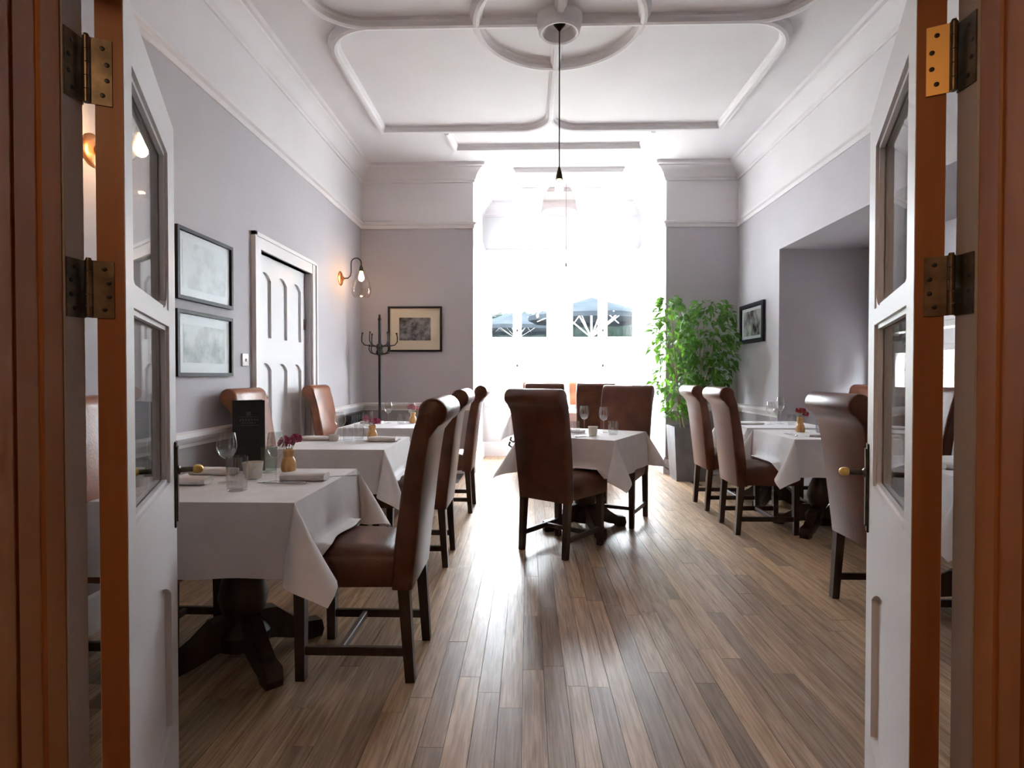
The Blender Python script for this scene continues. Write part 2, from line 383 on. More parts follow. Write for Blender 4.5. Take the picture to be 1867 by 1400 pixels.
def build_window(name, a0, a1, panes, f, mull, t=.05, z0=WZ0, z1=WZ1, tr=TRZ, handles=True):
    bm = BM(); rect_frame(bm, a0, a1, z0, z1, .04, f, 0, .09)
    for (m0, m1) in mull: prism(bm, [(m0, z0), (m1, z0), (m1, z1), (m0, z1)], lambda a, z: f(a, -.015, z), lambda a, z: f(a, .10, z))
    if tr: prism(bm, [(a0, tr-.04), (a1, tr-.04), (a1, tr+.04), (a0, tr+.04)], lambda a, z: f(a, -.012, z), lambda a, z: f(a, .09, z))
    w = struct(obj(name, bm, M_TRIM, sharp=None))
    for i, (p0, p1, s0, s1) in enumerate(panes):
        for (q0, q1) in (((z0+.04, tr-.04), (tr+.04, z1-.04)) if tr else ((z0+.04, z1-.04),)):
            bm = BM(); wd = min(p0-s0, s1-p1)
            for (b0, b1, c0, c1) in ((s0, p0, q0, q1), (p1, s1, q0, q1), (p0, p1, q0, q0+.05), (p0, p1, q1-.05, q1)):
                prism(bm, [(b0, c0), (b1, c0), (b1, c1), (b0, c1)], lambda a, z: f(a, .02, z), lambda a, z: f(a, .065, z))
            sash = obj('sash', bm, M_TRIM, w, sharp=None)
            bm = BM(); prism(bm, [(p0, q0+.05), (p1, q0+.05), (p1, q1-.05), (p0, q1-.05)], lambda a, z: f(a, .04, z), lambda a, z: f(a, .044, z))
            obj('glass_pane', bm, M_PANE, sash, sharp=None)
    return w
fb = lambda a, t, z: (a, BDp+t, z)
bay_panes = [(-.555, -.22, -.562+.002, -.165), (-.09, .29, -.147, .345), (.665, 1.044, .61, 1.10), (1.181, 1.555, 1.118, 1.58)]
WIN1 = build_window('window_1', WX0, WX1, [(-.535, -.22, -.56, -.157), (-.09, .285, -.155, .33), (.67, 1.044, .625, 1.112), (1.181, 1.555, 1.114, 1.58)], fb, [(.33, .625)])
for hx, hz in ((-.155, 1.84), (-.155, 1.32), (1.112, 1.84), (1.112, 1.32)):
    bm = BM(); box(bm, hx-.012, hx+.012, BDp-.0, BDp+.021, hz-.04, hz+.04); tube(bm, [(hx, BDp+.005, hz), (hx, BDp-.03, hz), (hx, BDp-.035, hz-.09)], .008, 6)
    obj('window_handle', bm, M_STEEL, WIN1)
build_window('window_2', SY0, SY1, [(SY0+.09, (SY0+SY1)/2-.05, SY0+.04, (SY0+SY1)/2-.001), ((SY0+SY1)/2+.05, SY1-.09, (SY0+SY1)/2+.001, SY1-.04)], lambda a, t, z: (BL-.03-t, a, z), [])
build_window('window_3', SY0, SY1, [(SY0+.09, (SY0+SY1)/2-.05, SY0+.04, (SY0+SY1)/2-.001), ((SY0+SY1)/2+.05, SY1-.09, (SY0+SY1)/2+.001, SY1-.04)], lambda a, t, z: (BR+.03+t, a, z), [])
mA = (AW0+AW1)/2
build_window('window_4', AW0, AW1, [(AW0+.09, mA-.04, AW0+.04, mA-.001), (mA+.04, AW1-.09, mA+.001, AW1-.04)], lambda a, t, z: (ALX+.02+t, a, z), [], z0=AWZ0, z1=AWZ1, tr=1.5)
# a garden wall outside the alcove window, close by
bm = BM(); box(bm, 5.2, 5.4, 2, 9, -.3, 2.6); obj('alcove_yard_wall', bm, M_YARD, sharp=None)
struct(bpy.data.objects['alcove_yard_wall']); bpy.data.objects['alcove_yard_wall'].name = 'wall_yard'
bm = BM(); box(bm, WX0-.04, WX1+.04, BDp-.05, BDp+.05, WZ0-.06, WZ0, .008); struct(obj('trim_1', bm, M_TRIM))
# plinth panel mouldings under the bay window
bm = BM()
for (a, b) in ((-.60, .45), (.55, 1.60)):
    rect_frame(bm, a, b, .24, .68, .035, lambda q, t, z: (q, BDp-t, z), 0, .012)
struct(obj('trim_2', bm, M_TRIM, sharp=None))

# ---- cornice, picture rail, chair rail, skirting (mitred sweeps round the room)
loop = [(LX, ND), (RX, ND), (RX, FD), (BR, FD), (BR, BDp), (BL, BDp), (BL, FD), (LX, FD)]
bm = BM(); sweep(bm, loop, [(0, CZ-.20), (.018, CZ-.20), (.022, CZ-.175), (.035, CZ-.165), (.05, CZ-.12), (.085, CZ-.075), (.12, CZ-.055), (.125, CZ-.04), (.15, CZ-.035), (.155, CZ), (0, CZ)], True)
struct(obj('trim_3', bm, M_FRIEZE, sharp=25))
bm = BM(); sweep(bm, loop, [(0, RAIL-.035), (.012, RAIL-.035), (.018, RAIL-.02), (.018, RAIL), (.04, RAIL+.012), (.044, RAIL+.03), (.03, RAIL+.035), (.012, RAIL+.045), (0, RAIL+.045)], True)
struct(obj('trim_4', bm, M_FRIEZE, sharp=25))
rail = [(0, CH-.095), (.012, CH-.095), (.016, CH-.075), (.03, CH-.06), (.045, CH-.035), (.045, CH-.012), (.03, CH-.005), (.02, CH), (0, CH)]
skirt = [(0, .0), (.022, .0), (.022, .13), (.016, .145), (.016, .165), (.008, .18), (0, .18)]
runs = [[(LX, FD), (LX, D1+.12)], [(LX, D0-.12), (LX, ND)]]
path_l = [(BL, FD), (LX, FD), (LX, D1+.12)]
path_r = [(RX, AY1), (RX, FD), (BR, FD)]
bm = BM()
for p in (path_l, runs[1], path_r): sweep(bm, p, rail)
struct(obj('trim_5', bm, M_TRIM, sharp=25))
bm = BM()
for p in (path_l, runs[1]): sweep(bm, p, skirt)
struct(obj('baseboard_left', bm, M_TRIM, sharp=25))
bm = BM(); sweep(bm, path_r, skirt); struct(obj('baseboard_right', bm, M_TRIM, sharp=25))
bm = BM(); sweep(bm, [(BR-e, FD), (BR-e, BDp), (BL+e, BDp), (BL+e, FD)], [(a, z*1.15) for a, z in skirt]); struct(obj('baseboard_bay', bm, M_TRIM, sharp=25))
bm = BM(); sweep(bm, [(ALX, AY0), (ALX, AY1), (RX+.001, AY1)], skirt); struct(obj('baseboard_alcove', bm, M_TRIM, sharp=25))

# ---- ceiling mouldings (parts of the ceiling)
CX, CY = .225, 4.14
mp_ = [(-.045, CZ), (-.042, CZ-.02), (-.03, CZ-.03), (-.022, CZ-.055), (0, CZ-.062), (.022, CZ-.055), (.03, CZ-.03), (.042, CZ-.02), (.045, CZ)]
def moulding(path, closed=False):
    bm = BM(); sweep(bm, path, mp_, closed); return obj('ceiling_moulding', bm, M_CEIL, CEIL, sharp=30)
RR = .592
moulding([(CX+RR*math.cos(2*math.pi*k/64), CY+RR*math.sin(2*math.pi*k/64)) for k in range(64)], True)
HX, HY, r1, r2 = 1.72, 1.78, .37, .29
for sx in (-1, 1):
    moulding([(CX+sx*.13, CY), (CX+sx*(HX-r1), CY)])
    for sy in (-1, 1):
        p = [(CX+sx*(HX-r1)-sx*r1*math.sin(t), CY+sy*(r1-r1*math.cos(t))) for t in [0]]
        p = [(CX+sx*(HX-r1+r1*math.sin(t)), CY+sy*(r1-r1*math.cos(t))) for t in [R(9*k) for k in range(11)]]
        p += [(CX+sx*HX, CY+sy*HY)]
        p += [(CX+sx*(r2-r2*math.sin(t)), CY+sy*(HY-r2+r2*math.cos(t))) for t in [R(9*k) for k in range(11)]]
        moulding(p)
for sy in (-1, 1):
    moulding([(CX, CY+sy*.13), (CX, CY+sy*(HY-r2))])
    moulding([(CX-1.06, CY+sy*1.83), (CX-1.03, CY+sy*2.27), (CX+1.03, CY+sy*2.27), (CX+1.06, CY+sy*1.83)])
moulding([(-.13, 7.13), (1.14, 7.13), (1.14, 7.88), (-.13, 7.88)], True)
bm = BM(); lathe(bm, [(.165, CZ), (.162, CZ-.05), (.15, CZ-.07), (.148, CZ-.10), (.135, CZ-.115), (.12, CZ-.11), (.10, CZ-.06), (.09, CZ-.035), (.03, CZ-.03), (0, CZ-.03)], 32, (CX, CY, 0))
obj('ceiling_rose', bm, M_CEIL, CEIL, sharp=30)

# ------------------------------------------------------------------ doorway frame and the two glazed leaves
def doorway_side(x, s, name):
    """lining of one side of the doorway: white rebate, then stained wood towards the hall"""
    bm = BM(); box(bm, min(x, x+s*.05), max(x, x+s*.05), .993, ND+.002, 0, OZ, .002, 1); fr = struct(obj(name, bm, M_JAMB, sharp=None))
    bm = BM(); box(bm, min(x+s*.001, x+s*.05), max(x+s*.001, x+s*.05), .948, .993, 0, OZ, .003, 1)
    box(bm, min(x+s*.007, x+s*.05), max(x+s*.007, x+s*.05), .905, .948, 0, OZ)
    box(bm, min(x+s*.011, x+s*.05), max(x+s*.011, x+s*.05), .895, .905, 0, OZ)
    box(bm, min(x+s*.006, x+s*.05), max(x+s*.006, x+s*.05), ND-.29, .895, 0, OZ)
    obj('wood_lining', bm, M_WOODT, fr, sharp=None)
    bm = BM(); box(bm, min(x+s*.006, x+s*.11), max(x+s*.006, x+s*.11), ND-.27, ND-.25, 0, OZ+.1, .004)
    obj('wood_architrave', bm, M_WOODT, fr, sharp=None)
doorway_side(OX0, -1, 'trim_6'); doorway_side(OX1, 1, 'trim_7')
bm = BM(); box(bm, OX0-.05, OX1+.05, ND-.27, ND, OZ, OZ+.05); struct(obj('trim_8', bm, M_WOODT, sharp=None))

def door_leaf(name, hx, hy, ang, s):
    """leaf in its own frame: x runs from the hinge, y*s is the hidden side, z up"""
    WL, TH, HT = .708, .045, 1.932
    d = thing(name, '', '', (hx, hy, 0), ang); del d['label']; del d['category']; struct(d)
    def bx(bm, x0, x1, y0, y1, z0, z1, bev=.0):
        ya, yb = sorted((y0*s, y1*s)); box(bm, x0, x1, ya, yb, z0, z1, bev, 1)
    g0, g1 = .078, .575
    bm = BM()
    bx(bm, .002, g0, 0, TH, .005, HT); bx(bm, g1, WL, 0, TH, .005, HT)
    bx(bm, g0, g1, 0, TH, 1.815, HT); bx(bm, g0, g1, 0, TH, 1.335, 1.378)
    bx(bm, g0, g1, 0, TH, .66, .90); bx(bm, g0, g1, 0, TH, .005, .215)
    # shaped corner fillets of the panes
    for (zz, dz) in ((1.378, .05),):
        for (xx, dx) in ((g0, .07), (g1, -.07)):
            pts = [(xx, zz), (xx+dx, zz), (xx+dx*.45, zz+dz*.22), (xx+dx*.15, zz+dz*.55), (xx, zz+dz)]
            prism(bm, pts, lambda a, z: (a, .004*s, z), lambda a, z: (a, (TH-.004)*s, z))
    # arch of the lower panel
    am = (g0+g1)/2
    arc = [(g0+(g1-g0)*k/10, .66-.07*(abs(k-5)/5)**2) for k in range(11)]
    prism(bm, [(g0, .665)]+arc+[(g1, .665)], lambda a, z: (a, 0, z), lambda a, z: (a, TH*s, z))
    obj('leaf_frame', bm, M_DOOR, d, sharp=None)
    bm = BM(); bx(bm, g0-.002, g1+.002, .016, TH-.016, .21, .665); obj('lower_panel', bm, M_DOOR, d, sharp=None)
    bm = BM()
    for (z0, z1) in ((.90, 1.335), (1.378, 1.815)):      # glazing beads either side of the glass
        for (y0, y1) in ((.008, .019), (.027, TH-.006)):
            bx(bm, g0, g0+.011, y0, y1, z0, z1); bx(bm, g1-.011, g1, y0, y1, z0, z1); bx(bm, g0, g1, y0, y1, z0, z0+.011); bx(bm, g0, g1, y0, y1, z1-.011, z1)
    obj('glazing_bead', bm, M_DOOR, d, sharp=None)
    for (z0, z1) in ((.905, 1.33), (1.383, 1.81)):
        bm = BM(); bx(bm, g0+.002, g1-.002, .021, .025, z0, z1); obj('glass_pane', bm, M_DPANE, d, sharp=None)
    bm = BM(); bx(bm, -.0005, .0022, .001, TH-.001, .005, HT); obj('hinge_stile_edge', bm, M_WOODT, d, sharp=None)['label'] = 'bare stained wood edge of the hinge stile'
    # long backplate with a turned knob on each side
    for (y, dirn) in ((0, -1), (TH, 1)):
        bm = BM(); bx(bm, .655, .695, y, y+dirn*.005, .752, 1.005, .002)
        bx(bm, .662, .688, y+dirn*.005, y+dirn*.009, .77, .99)
        pl = obj('handle_plate', bm, M_BRONZE, d)
        Mx = Matrix.Rotation(R(-90)*dirn*s*1.0, 4, 'X')
        bm = BM(); lathe(bm, [(0, 0), (.013, 0), (.014, .006), (.008, .010), (.0075, .040), (.010, .044), (0, .046)], 14, (.675, (y+dirn*.006)*s, .92), Mx)
        obj('spindle', bm, M_BRONZE, pl)
        bm = BM(); lathe(bm, [(0, .040), (.008, .041), (.012, .046), (.0135, .053), (.012, .061), (.008, .066), (.004, .068), (0, .0685)], 16, (.675, (y+dirn*.006)*s, .92), Mx)
        obj('knob', bm, M_BRASS, pl)
    return d
dl = door_leaf('door_1', -.752, 1.060, math.atan2(.904, -.429), 1)
dr = door_leaf('door_2', .696, 1.060, math.atan2(.909, .416), -1)

def hinge(door, jx, s, z0, z1, mdoor, ax):
    """butt hinge: a leaf on the jamb, the knuckle, a leaf on the door edge"""
    px, py = ax
    h = bpy.data.objects.new('hinge', None); COL.objects.link(h); h.parent = door
    h.matrix_parent_inverse = (Matrix.Translation(door.location) @ Matrix.Rotation(door.rotation_euler.z, 4, 'Z')).inverted()
    bm = BM(); box(bm, min(jx, jx-s*.0025), max(jx, jx-s*.0025), .997, py+.004, z0, z1)
    obj('jamb_leaf', bm, M_HINGE, h, sharp=None)
    # leaf on the door edge runs from the pin along the edge towards the visible face
    hx, hy = door.location.x, door.location.y
    a = Vector((px, py)); b = Vector((hx, hy)); u = (b-a).normalized(); nrm = Vector((-u.y, u.x))
    if nrm.y > 0: nrm = -nrm
    ln = .037; q = [a, a+u*ln, a+u*ln+nrm*.0025, a+nrm*.0025]
    bm = BM(); prism(bm, [tuple(p) for p in q], lambda x_, y_: (x_, y_, z0), lambda x_, y_: (x_, y_, z1))
    obj('door_leaf_plate', bm, mdoor, h, sharp=None)
    bm = BM()
    n = 5; hh = (z1-z0)/n
    for k in range(n): lathe(bm, [(0, z0+hh*k+.0006), (.0062, z0+hh*k+.0006), (.0062, z0+hh*(k+1)-.0006), (0, z0+hh*(k+1)-.0006)], 12, (px, py-.004, 0))
    lathe(bm, [(0, z1), (.005, z1), (.004, z1+.004), (0, z1+.005)], 10, (px, py-.004, 0))
    obj('knuckle', bm, M_HINGE, h)
    bm = BM()
    for k, fz in enumerate((.15, .38, .62, .86)):
        c = a+u*(.022 if k in (0, 3) else .029)+nrm*.0028
        Mx = Matrix.Rotation(math.atan2(nrm.y, nrm.x)-R(90), 4, 'Z') @ Matrix.Rotation(R(-90), 4, 'X')
        lathe(bm, [(.0042, -.001), (.0042, .0006), (.003, .001), (0, .0004)], 10, (c.x, c.y, z0+(z1-z0)*fz), Mx)
        lathe(bm, [(.0042, -.001), (.0042, .0006), (.003, .001), (0, .0004)], 10, (jx-s*.0028, 1.006 if k in (1, 2) else 1.014, z0+(z1-z0)*fz), Matrix.Rotation(R(-90)*s, 4, 'Y'))
    obj('screws', bm, M_BLACK, h)
for (z0, z1, mr_) in ((1.695, 1.815, M_HBRASS_LIT), (1.305, 1.410, M_HINGE)):
    hinge(dl, OX0, -1, z0, z1, M_HINGE, (-.8005, 1.036))
    hinge(dr, OX1, 1, z0, z1, mr_, (.7415, 1.036))

# ------------------------------------------------------------------ panelled side door in the left wall
bm = BM(); X0 = LX-.06
fl = lambda a, t, z: (X0+t, a, z)
box(bm, X0-.02, X0-.008, D0, D1, .005, DZ)
a0, a1 = D0+.01, D1-.01
st = .085; pw = (a1-a0-4*st)/3
for k in range(4): box(bm, X0-.01, X0+.012, a0+k*(pw+st), a0+k*(pw+st)+st, .005, DZ-.004)
rails = ((.005, .24), (1.30, 1.50), (DZ-.13, DZ-.004))
for k in range(3):
    p0 = a0+st+k*(pw+st); p1 = p0+pw
    for (z0, z1) in rails: box(bm, X0-.01, X0+.012, p0, p1, z0, z1)
    for zt in (1.30, DZ-.13):
        arc = [(p0+pw*j/8, zt-.055*((j-4)/4)**2-.004) for j in range(9)]
        prism(bm, [(p0, zt+.001)]+arc+[(p1, zt+.001)], lambda a, z: (X0-.01, a, z), lambda a, z: (X0+.012, a, z))
DOOR3 = struct(obj('door_3', bm, M_DOOR, sharp=None))
bm = BM(); lathe(bm, [(0, 0), (.022, 0), (.022, .005), (.009, .008), (.009, .04), (.02, .05), (.024, .062), (.018, .075), (0, .08)], 14, (X0+.012, D0+.07, 1.03), Matrix.Rotation(R(90), 4, 'Y')); obj('door_knob', bm, M_BRONZE, DOOR3)
bm = BM(); box(bm, X0+.012, X0+.022, D1-.035, D1-.012, 1.62, 1.72); box(bm, X0+.012, X0+.022, D1-.035, D1-.012, .30, .40); obj('hinge', bm, M_HINGE, DOOR3)
bm = BM(); ww = .115
arch_prof = [(0, 0), (.012, 0)]
for (y0, y1) in ((D0-ww, D0), (D1, D1+ww)):
    box(bm, LX-.06, LX+.022, y0+.02, y1-.001 if y1 == D0 else y1-.02, 0, DZ+ww-.02); box(bm, LX, LX+.034, y0 if y0 < D0-.05 else y1-.028, y0+.028 if y0 < D0-.05 else y1, 0, DZ+ww)
box(bm, LX-.06, LX+.022, D0-.001, D1+.001, DZ, DZ+ww-.02); box(bm, LX, LX+.034, D0-ww, D1+ww, DZ+ww-.028, DZ+ww)
struct(obj('trim_9', bm, M_TRIM, sharp=None))

# ------------------------------------------------------------------ dining chairs
def make_chair(label, loc, rot):
    t = thing('dining_chair', label, 'chair', loc, rot, 'leather dining chairs')
    # back: rolled-over profile swept across the width
    cy_, cz_, cr_ = -.315, 1.055, .057
    front = [(-.150, .365), (-.157, .47), (-.166, .57), (-.190, .744), (-.215, .88), (-.238, .98)]
    roll = [(cy_+cr_*math.cos(a), cz_+cr_*math.sin(a)) for a in [R(-5+18*k) for k in range(15)]]
    back = [(-.300, .955), (-.287, .87), (-.272, .76), (-.255, .60), (-.240, .47), (-.230, .365)]
    prof = front+roll+back
    def wid(z): return .202+.020*max(0, min(1, (z-.37)/.6))
    def px(q, k, y, z):
        w = wid(z); c = Vector((-.22, .7)) if z < .95 else Vector((cy_, cz_))
        if z < .95: yc = -.155-.30*(max(0, z-.5))**1.6-.04; c = Vector((yc, z))
        sh = (1.0, .97, .86)[k]; ex = (-.022, -.006, 0)[k] if True else 0
        ins = (0, .004, .014)[k]
        v = Vector((y, z))-c
        if v.length > 1e-6: v = v*max(0, (v.length-ins)/v.length)
        return Vector((q*(w+(-.014, -.004, 0)[k]), c.x+v.x, c.y+v.y))
    bm = BM(); secs = []
    for q, k in ((-1, 2), (-1, 1), (-1, 0), (1, 0), (1, 1), (1, 2)):
        secs.append([bm.verts.new(px(q, k, y, z)) for y, z in prof])
    n = len(prof)
    for a, b in zip(secs, secs[1:]):
        for i in range(n): bm.faces.new((a[i], a[(i+1) % n], b[(i+1) % n], b[i]))
    for sct, rev in ((secs[0], False), (secs[-1], True)):
        f = bm.faces.new(sct if rev else sct[::-1]); bmesh.ops.triangulate(bm, faces=[f])
    obj('backrest', bm, M_LEATHER, t, sharp=50)
    bm = BM(); tube(bm, [(-.212, -.297, .958), (-.1, -.299, .957), (.1, -.299, .957), (.212, -.297, .958)], .003, 6); obj('seam', bm, M_LEATHER, t)
    # seat cushion, domed
    bm = BM(); nx, ny = 10, 10; ys0, ys1 = -.165, .245; grid = []
    def seat_pt(u, v, z):
        w = .188+.022*v
        return Vector(((u*2-1)*w, ys0+(ys1-ys0)*v, z))
    def rim(u, v):
        d = min(u, 1-u, v*1.2, (1-v)*1.2); return d
    top = {}
    for i in range(nx+1):
        for j in range(ny+1):
            u, v = i/nx, j/ny
            # pull samples towards the rim for a round edge
            uu = .5-.5*math.cos(math.pi*u); vv = .5-.5*math.cos(math.pi*v)
            d = min(uu, 1-uu, vv, 1-vv); zz = .487+.026*(1-(1-min(1, d/.09))**2)+.020*(1-(2*uu-1)**2)*(1-(2*vv-1)**2)
            top[i, j] = bm.verts.new(seat_pt(uu, vv, zz))
    for i in range(nx):
        for j in range(ny): bm.faces.new((top[i, j], top[i+1, j], top[i+1, j+1], top[i, j+1]))
    edge = [(i, 0) for i in range(nx)]+[(nx, j) for j in range(ny)]+[(i, ny) for i in range(nx, 0, -1)]+[(0, j) for j in range(ny, 0, -1)]
    prev = [top[k] for k in edge]
    for dz, grow in ((.455, .006), (.40, .004), (.372, -.004)):
        ring = []
        for k in edge:
            c = top[k].co; ring.append(bm.verts.new((c.x*(1+grow/.2), (c.y-.04)*(1+grow/.2)+.04, dz)))
        for i in range(len(edge)): bm.faces.new((prev[i], ring[i], ring[(i+1) % len(edge)], prev[(i+1) % len(edge)]))
        prev = ring
    bm.faces.new(prev)
    obj('seat', bm, M_LEATHER, t, sharp=60)
    for sx in (-1, 1):
        bm = BM(); beam(bm, (sx*.180, .212, 0), (sx*.180, .212, .39), .036, .036, .044, .044); obj('leg', bm, M_DARK, t, sharp=None)
    for sx in (-1, 1):
        bm = BM(); beam(bm, (sx*.180, -.222, 0), (sx*.180, -.196, .39), .036, .036, .042, .046); obj('leg', bm, M_DARK, t, sharp=None)
    for sx in (-1, 1):
        bm = BM(); box(bm, sx*.180-.011, sx*.180+.011, -.20, .20, .10, .135, .003, 1); obj('stretcher', bm, M_DARK, t, sharp=None)
    bm = BM(); box(bm, -.170, .170, .045, .067, .103, .132, .003, 1); obj('stretcher', bm, M_DARK, t, sharp=None)
    return t
P2 = math.pi/2
chairs = [
    ((-.68, 2.412), P2, 'brown leather dining chair pulled up to the nearest left table, back to the aisle'),
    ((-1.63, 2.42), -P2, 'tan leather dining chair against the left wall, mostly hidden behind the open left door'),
    ((-.735, 3.757), P2, 'brown leather chair on the aisle side of the second table along the left wall'),
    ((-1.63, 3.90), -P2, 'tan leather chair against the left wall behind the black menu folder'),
    ((-.72, 5.165), P2, 'brown leather chair on the aisle side of the left table nearest the bay window'),
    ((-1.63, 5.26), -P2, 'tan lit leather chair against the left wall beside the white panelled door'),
    ((.24, 4.018), R(-38), 'dark brown leather chair in the middle of the room, its tall back to the camera'),
    ((.745, 4.79), R(154.5), 'brown leather chair across the middle table, facing the camera'),
    ((1.875, 2.955), -P2, 'brown leather chair beside the open right door, back to the aisle'),
    ((2.86, 2.95), P2, 'brown leather chair at the near right table, seen only through the right door glass'),
    ((1.80, 4.544), -P2, 'brown leather chair at the right wall table, second of two with lit scroll tops'),
    ((2.85, 4.50), P2, 'brown leather chair in the alcove glimpsed through the gap beside the right door'),
    ((1.81, 5.31), -P2, 'brown leather chair on the right nearest the potted fig tree'),
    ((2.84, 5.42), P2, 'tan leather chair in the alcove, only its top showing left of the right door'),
    ((.193, 6.87), 0, 'brown leather chair in front of the bay table, left one with back to the camera'),
    ((.775, 6.87), 0, 'brown leather chair in front of the bay table, right one behind the wine glasses'),
    ((.15, 7.83), math.pi, 'leather chair under the bay window, left one facing the room, hidden by other chairs'),
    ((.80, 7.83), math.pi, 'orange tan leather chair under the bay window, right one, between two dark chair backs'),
]
c0 = None
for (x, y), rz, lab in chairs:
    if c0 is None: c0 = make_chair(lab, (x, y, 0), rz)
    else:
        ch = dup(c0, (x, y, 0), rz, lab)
        if lab.startswith(('tan', 'orange')) or x == -1.63:       # lighter tan tint; on the bay chair it carries window glare
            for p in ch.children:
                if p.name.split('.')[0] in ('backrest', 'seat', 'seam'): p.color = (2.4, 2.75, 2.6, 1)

# ------------------------------------------------------------------ tables and cloths
TOPZ = .745
def make_table(label, loc, rot):
    t = thing('pedestal_table', label, 'table', loc, rot, 'pedestal tables')
    bm = BM(); box(bm, -.365, .365, -.365, .365, .708, .738, .006); obj('tabletop', bm, M_DARK, t)
    bm = BM(); lathe(bm, [(.16, .708), (.16, .69), (.07, .67), (.055, .60), (.075, .54), (.06, .47), (.052, .42), (.085, .34), (.10, .27), (.085, .21), (.06, .18), (.09, .15), (.11, .12), (.10, .06), (0, .06)], 20); obj('column', bm, M_DARK, t)
    for k in range(4):
        a = R(45+90*k); c, s = math.cos(a), math.sin(a); bm = BM()
        side = [(.06, .20), (.13, .19), (.20, .13), (.27, .085), (.335, .075), (.345, .03), (.335, 0), (.27, 0), (.255, .02), (.19, .035), (.12, .06), (.06, .07)]
        prism(bm, side, lambda r, z: (r*c-.032*s, r*s+.032*c, z), lambda r, z: (r*c+.032*s, r*s-.032*c, z)); obj('foot', bm, M_DARK, t, sharp=30)
    return t
SEATS = []
def on_seat(w):
    for (x, y), a in SEATS:
        c, s_ = math.cos(-a), math.sin(-a); dx, dy = w.x-x, w.y-y
        if abs(c*dx-s_*dy) < .225 and -.16 < s_*dx+c*dy < .262: return True
    return False
def cloth(label, loc, rot, ax=.375, ay=.375, ov=.27, seed=0):
    rg = random.Random(seed); bm = BM(); nu, nr, nc = 22, 7, 16
    ph = [rg.random()*6.28 for _ in range(8)]; zt = TOPZ-loc[2]
    us = [-1+2*i/nu for i in range(nu+1)]
    g = [[bm.verts.new((ax*u, ay*v, zt)) for v in us] for u in us]
    for i in range(nu):
        for j in range(nu): bm.faces.new((g[i][j], g[i+1][j], g[i+1][j+1], g[i][j+1]))
    # each side: list of top rim verts in order, outward normal
    sides = [([g[nu][j] for j in range(nu+1)], Vector((1, 0, 0))), ([g[i][nu] for i in range(nu, -1, -1)], Vector((0, 1, 0))),
             ([g[0][j] for j in range(nu, -1, -1)], Vector((-1, 0, 0))), ([g[i][0] for i in range(nu+1)], Vector((0, -1, 0)))]
    cols = []
    for sidx, (rimv, nrm) in enumerate(sides):
        c = []
        for j, v in enumerate(rimv):
            s = j/nu; env = math.sin(math.pi*s)**.6; col = [v]
            L = (ay if sidx % 2 == 0 else ax)*2
            for k in range(1, nr+1):
                q = k/nr; d = ov*q
                wob = (.010*math.sin(s*L*11+ph[sidx])+.007*math.sin(s*L*23+ph[sidx+4]))*q*env
                p = v.co+nrm*(.006*min(1, q*4)+wob+.012*q)+Vector((0, 0, -d)); col.append(bm.verts.new(p))
            c.append(col)
        cols.append(c)
        for a, b in zip(c, c[1:]):
            for k in range(nr): bm.faces.new((a[k], b[k], b[k+1], a[k+1]))
    for sidx in range(4):
        A = cols[sidx][-1]; B = cols[(sidx+1) % 4][0]; apex = A[0]
        n0, n1 = sides[sidx][1], sides[(sidx+1) % 4][1]; dg = (n0+n1).normalized(); e2 = (n0-n1).normalized()
        rho = R(15.5+rg.uniform(-1.5, 1.5)); lean = rg.uniform(-.10, .10)
        cvec = dg*math.sin(rho)+Vector((0, 0, -math.cos(rho))); e1 = -dg*math.cos(rho)+Vector((0, 0, -math.sin(rho)))
        prev = A
        for m in range(1, nc):
            phi = (math.pi/2)*m/nc; tau = 4*phi
            dirn = cvec*math.cos(rho)+(e1*math.cos(tau)+e2*math.sin(tau))*math.sin(rho)
            rr = ov/max(math.cos(phi), math.sin(phi)); w = m/nc; col = [apex]
            base = (A[nr].co-apex.co-Vector((0, 0, -ov)))*(1-w)+(B[nr].co-apex.co-Vector((0, 0, -ov)))*w
            for k in range(1, nr+1):
                q = k/nr
                col.append(bm.verts.new(apex.co+dirn*rr*q+base*q+e2*lean*q*q*.3*math.sin(math.pi*w)))
            for k in range(nr):
                vs = (prev[k], col[k], col[k+1], prev[k+1])
                bm.faces.new(vs if k else (apex, col[1], prev[1]))
            prev = col
        for k in range(nr):
            bm.faces.new((prev[k], B[k], B[k+1], prev[k+1]) if k else (apex, B[1], prev[1]))
    Mw = Matrix.Translation(loc) @ Matrix.Rotation(rot, 4, 'Z')
    for v in bm.verts:
        if v.co.z < .545:
            ex = .545-v.co.z; n_ = Vector((v.co.x/ax, v.co.y/ay, 0)); n_ = Vector((round(n_.x/1.01), 0, 0)) if abs(n_.x) > abs(n_.y) else Vector((0, round(n_.y/1.01), 0))
            q = v.co+n_*ex*.75
            if on_seat(Mw @ v.co): v.co = Vector((q.x, q.y, .545))
    bmesh.ops.recalc_face_normals(bm, faces=bm.faces)
    o = obj('tablecloth', bm, M_CLOTH, None, loc, rot, sharp=70, recalc=False)
    return tag(o, label, 'tablecloth', 'white tablecloths')
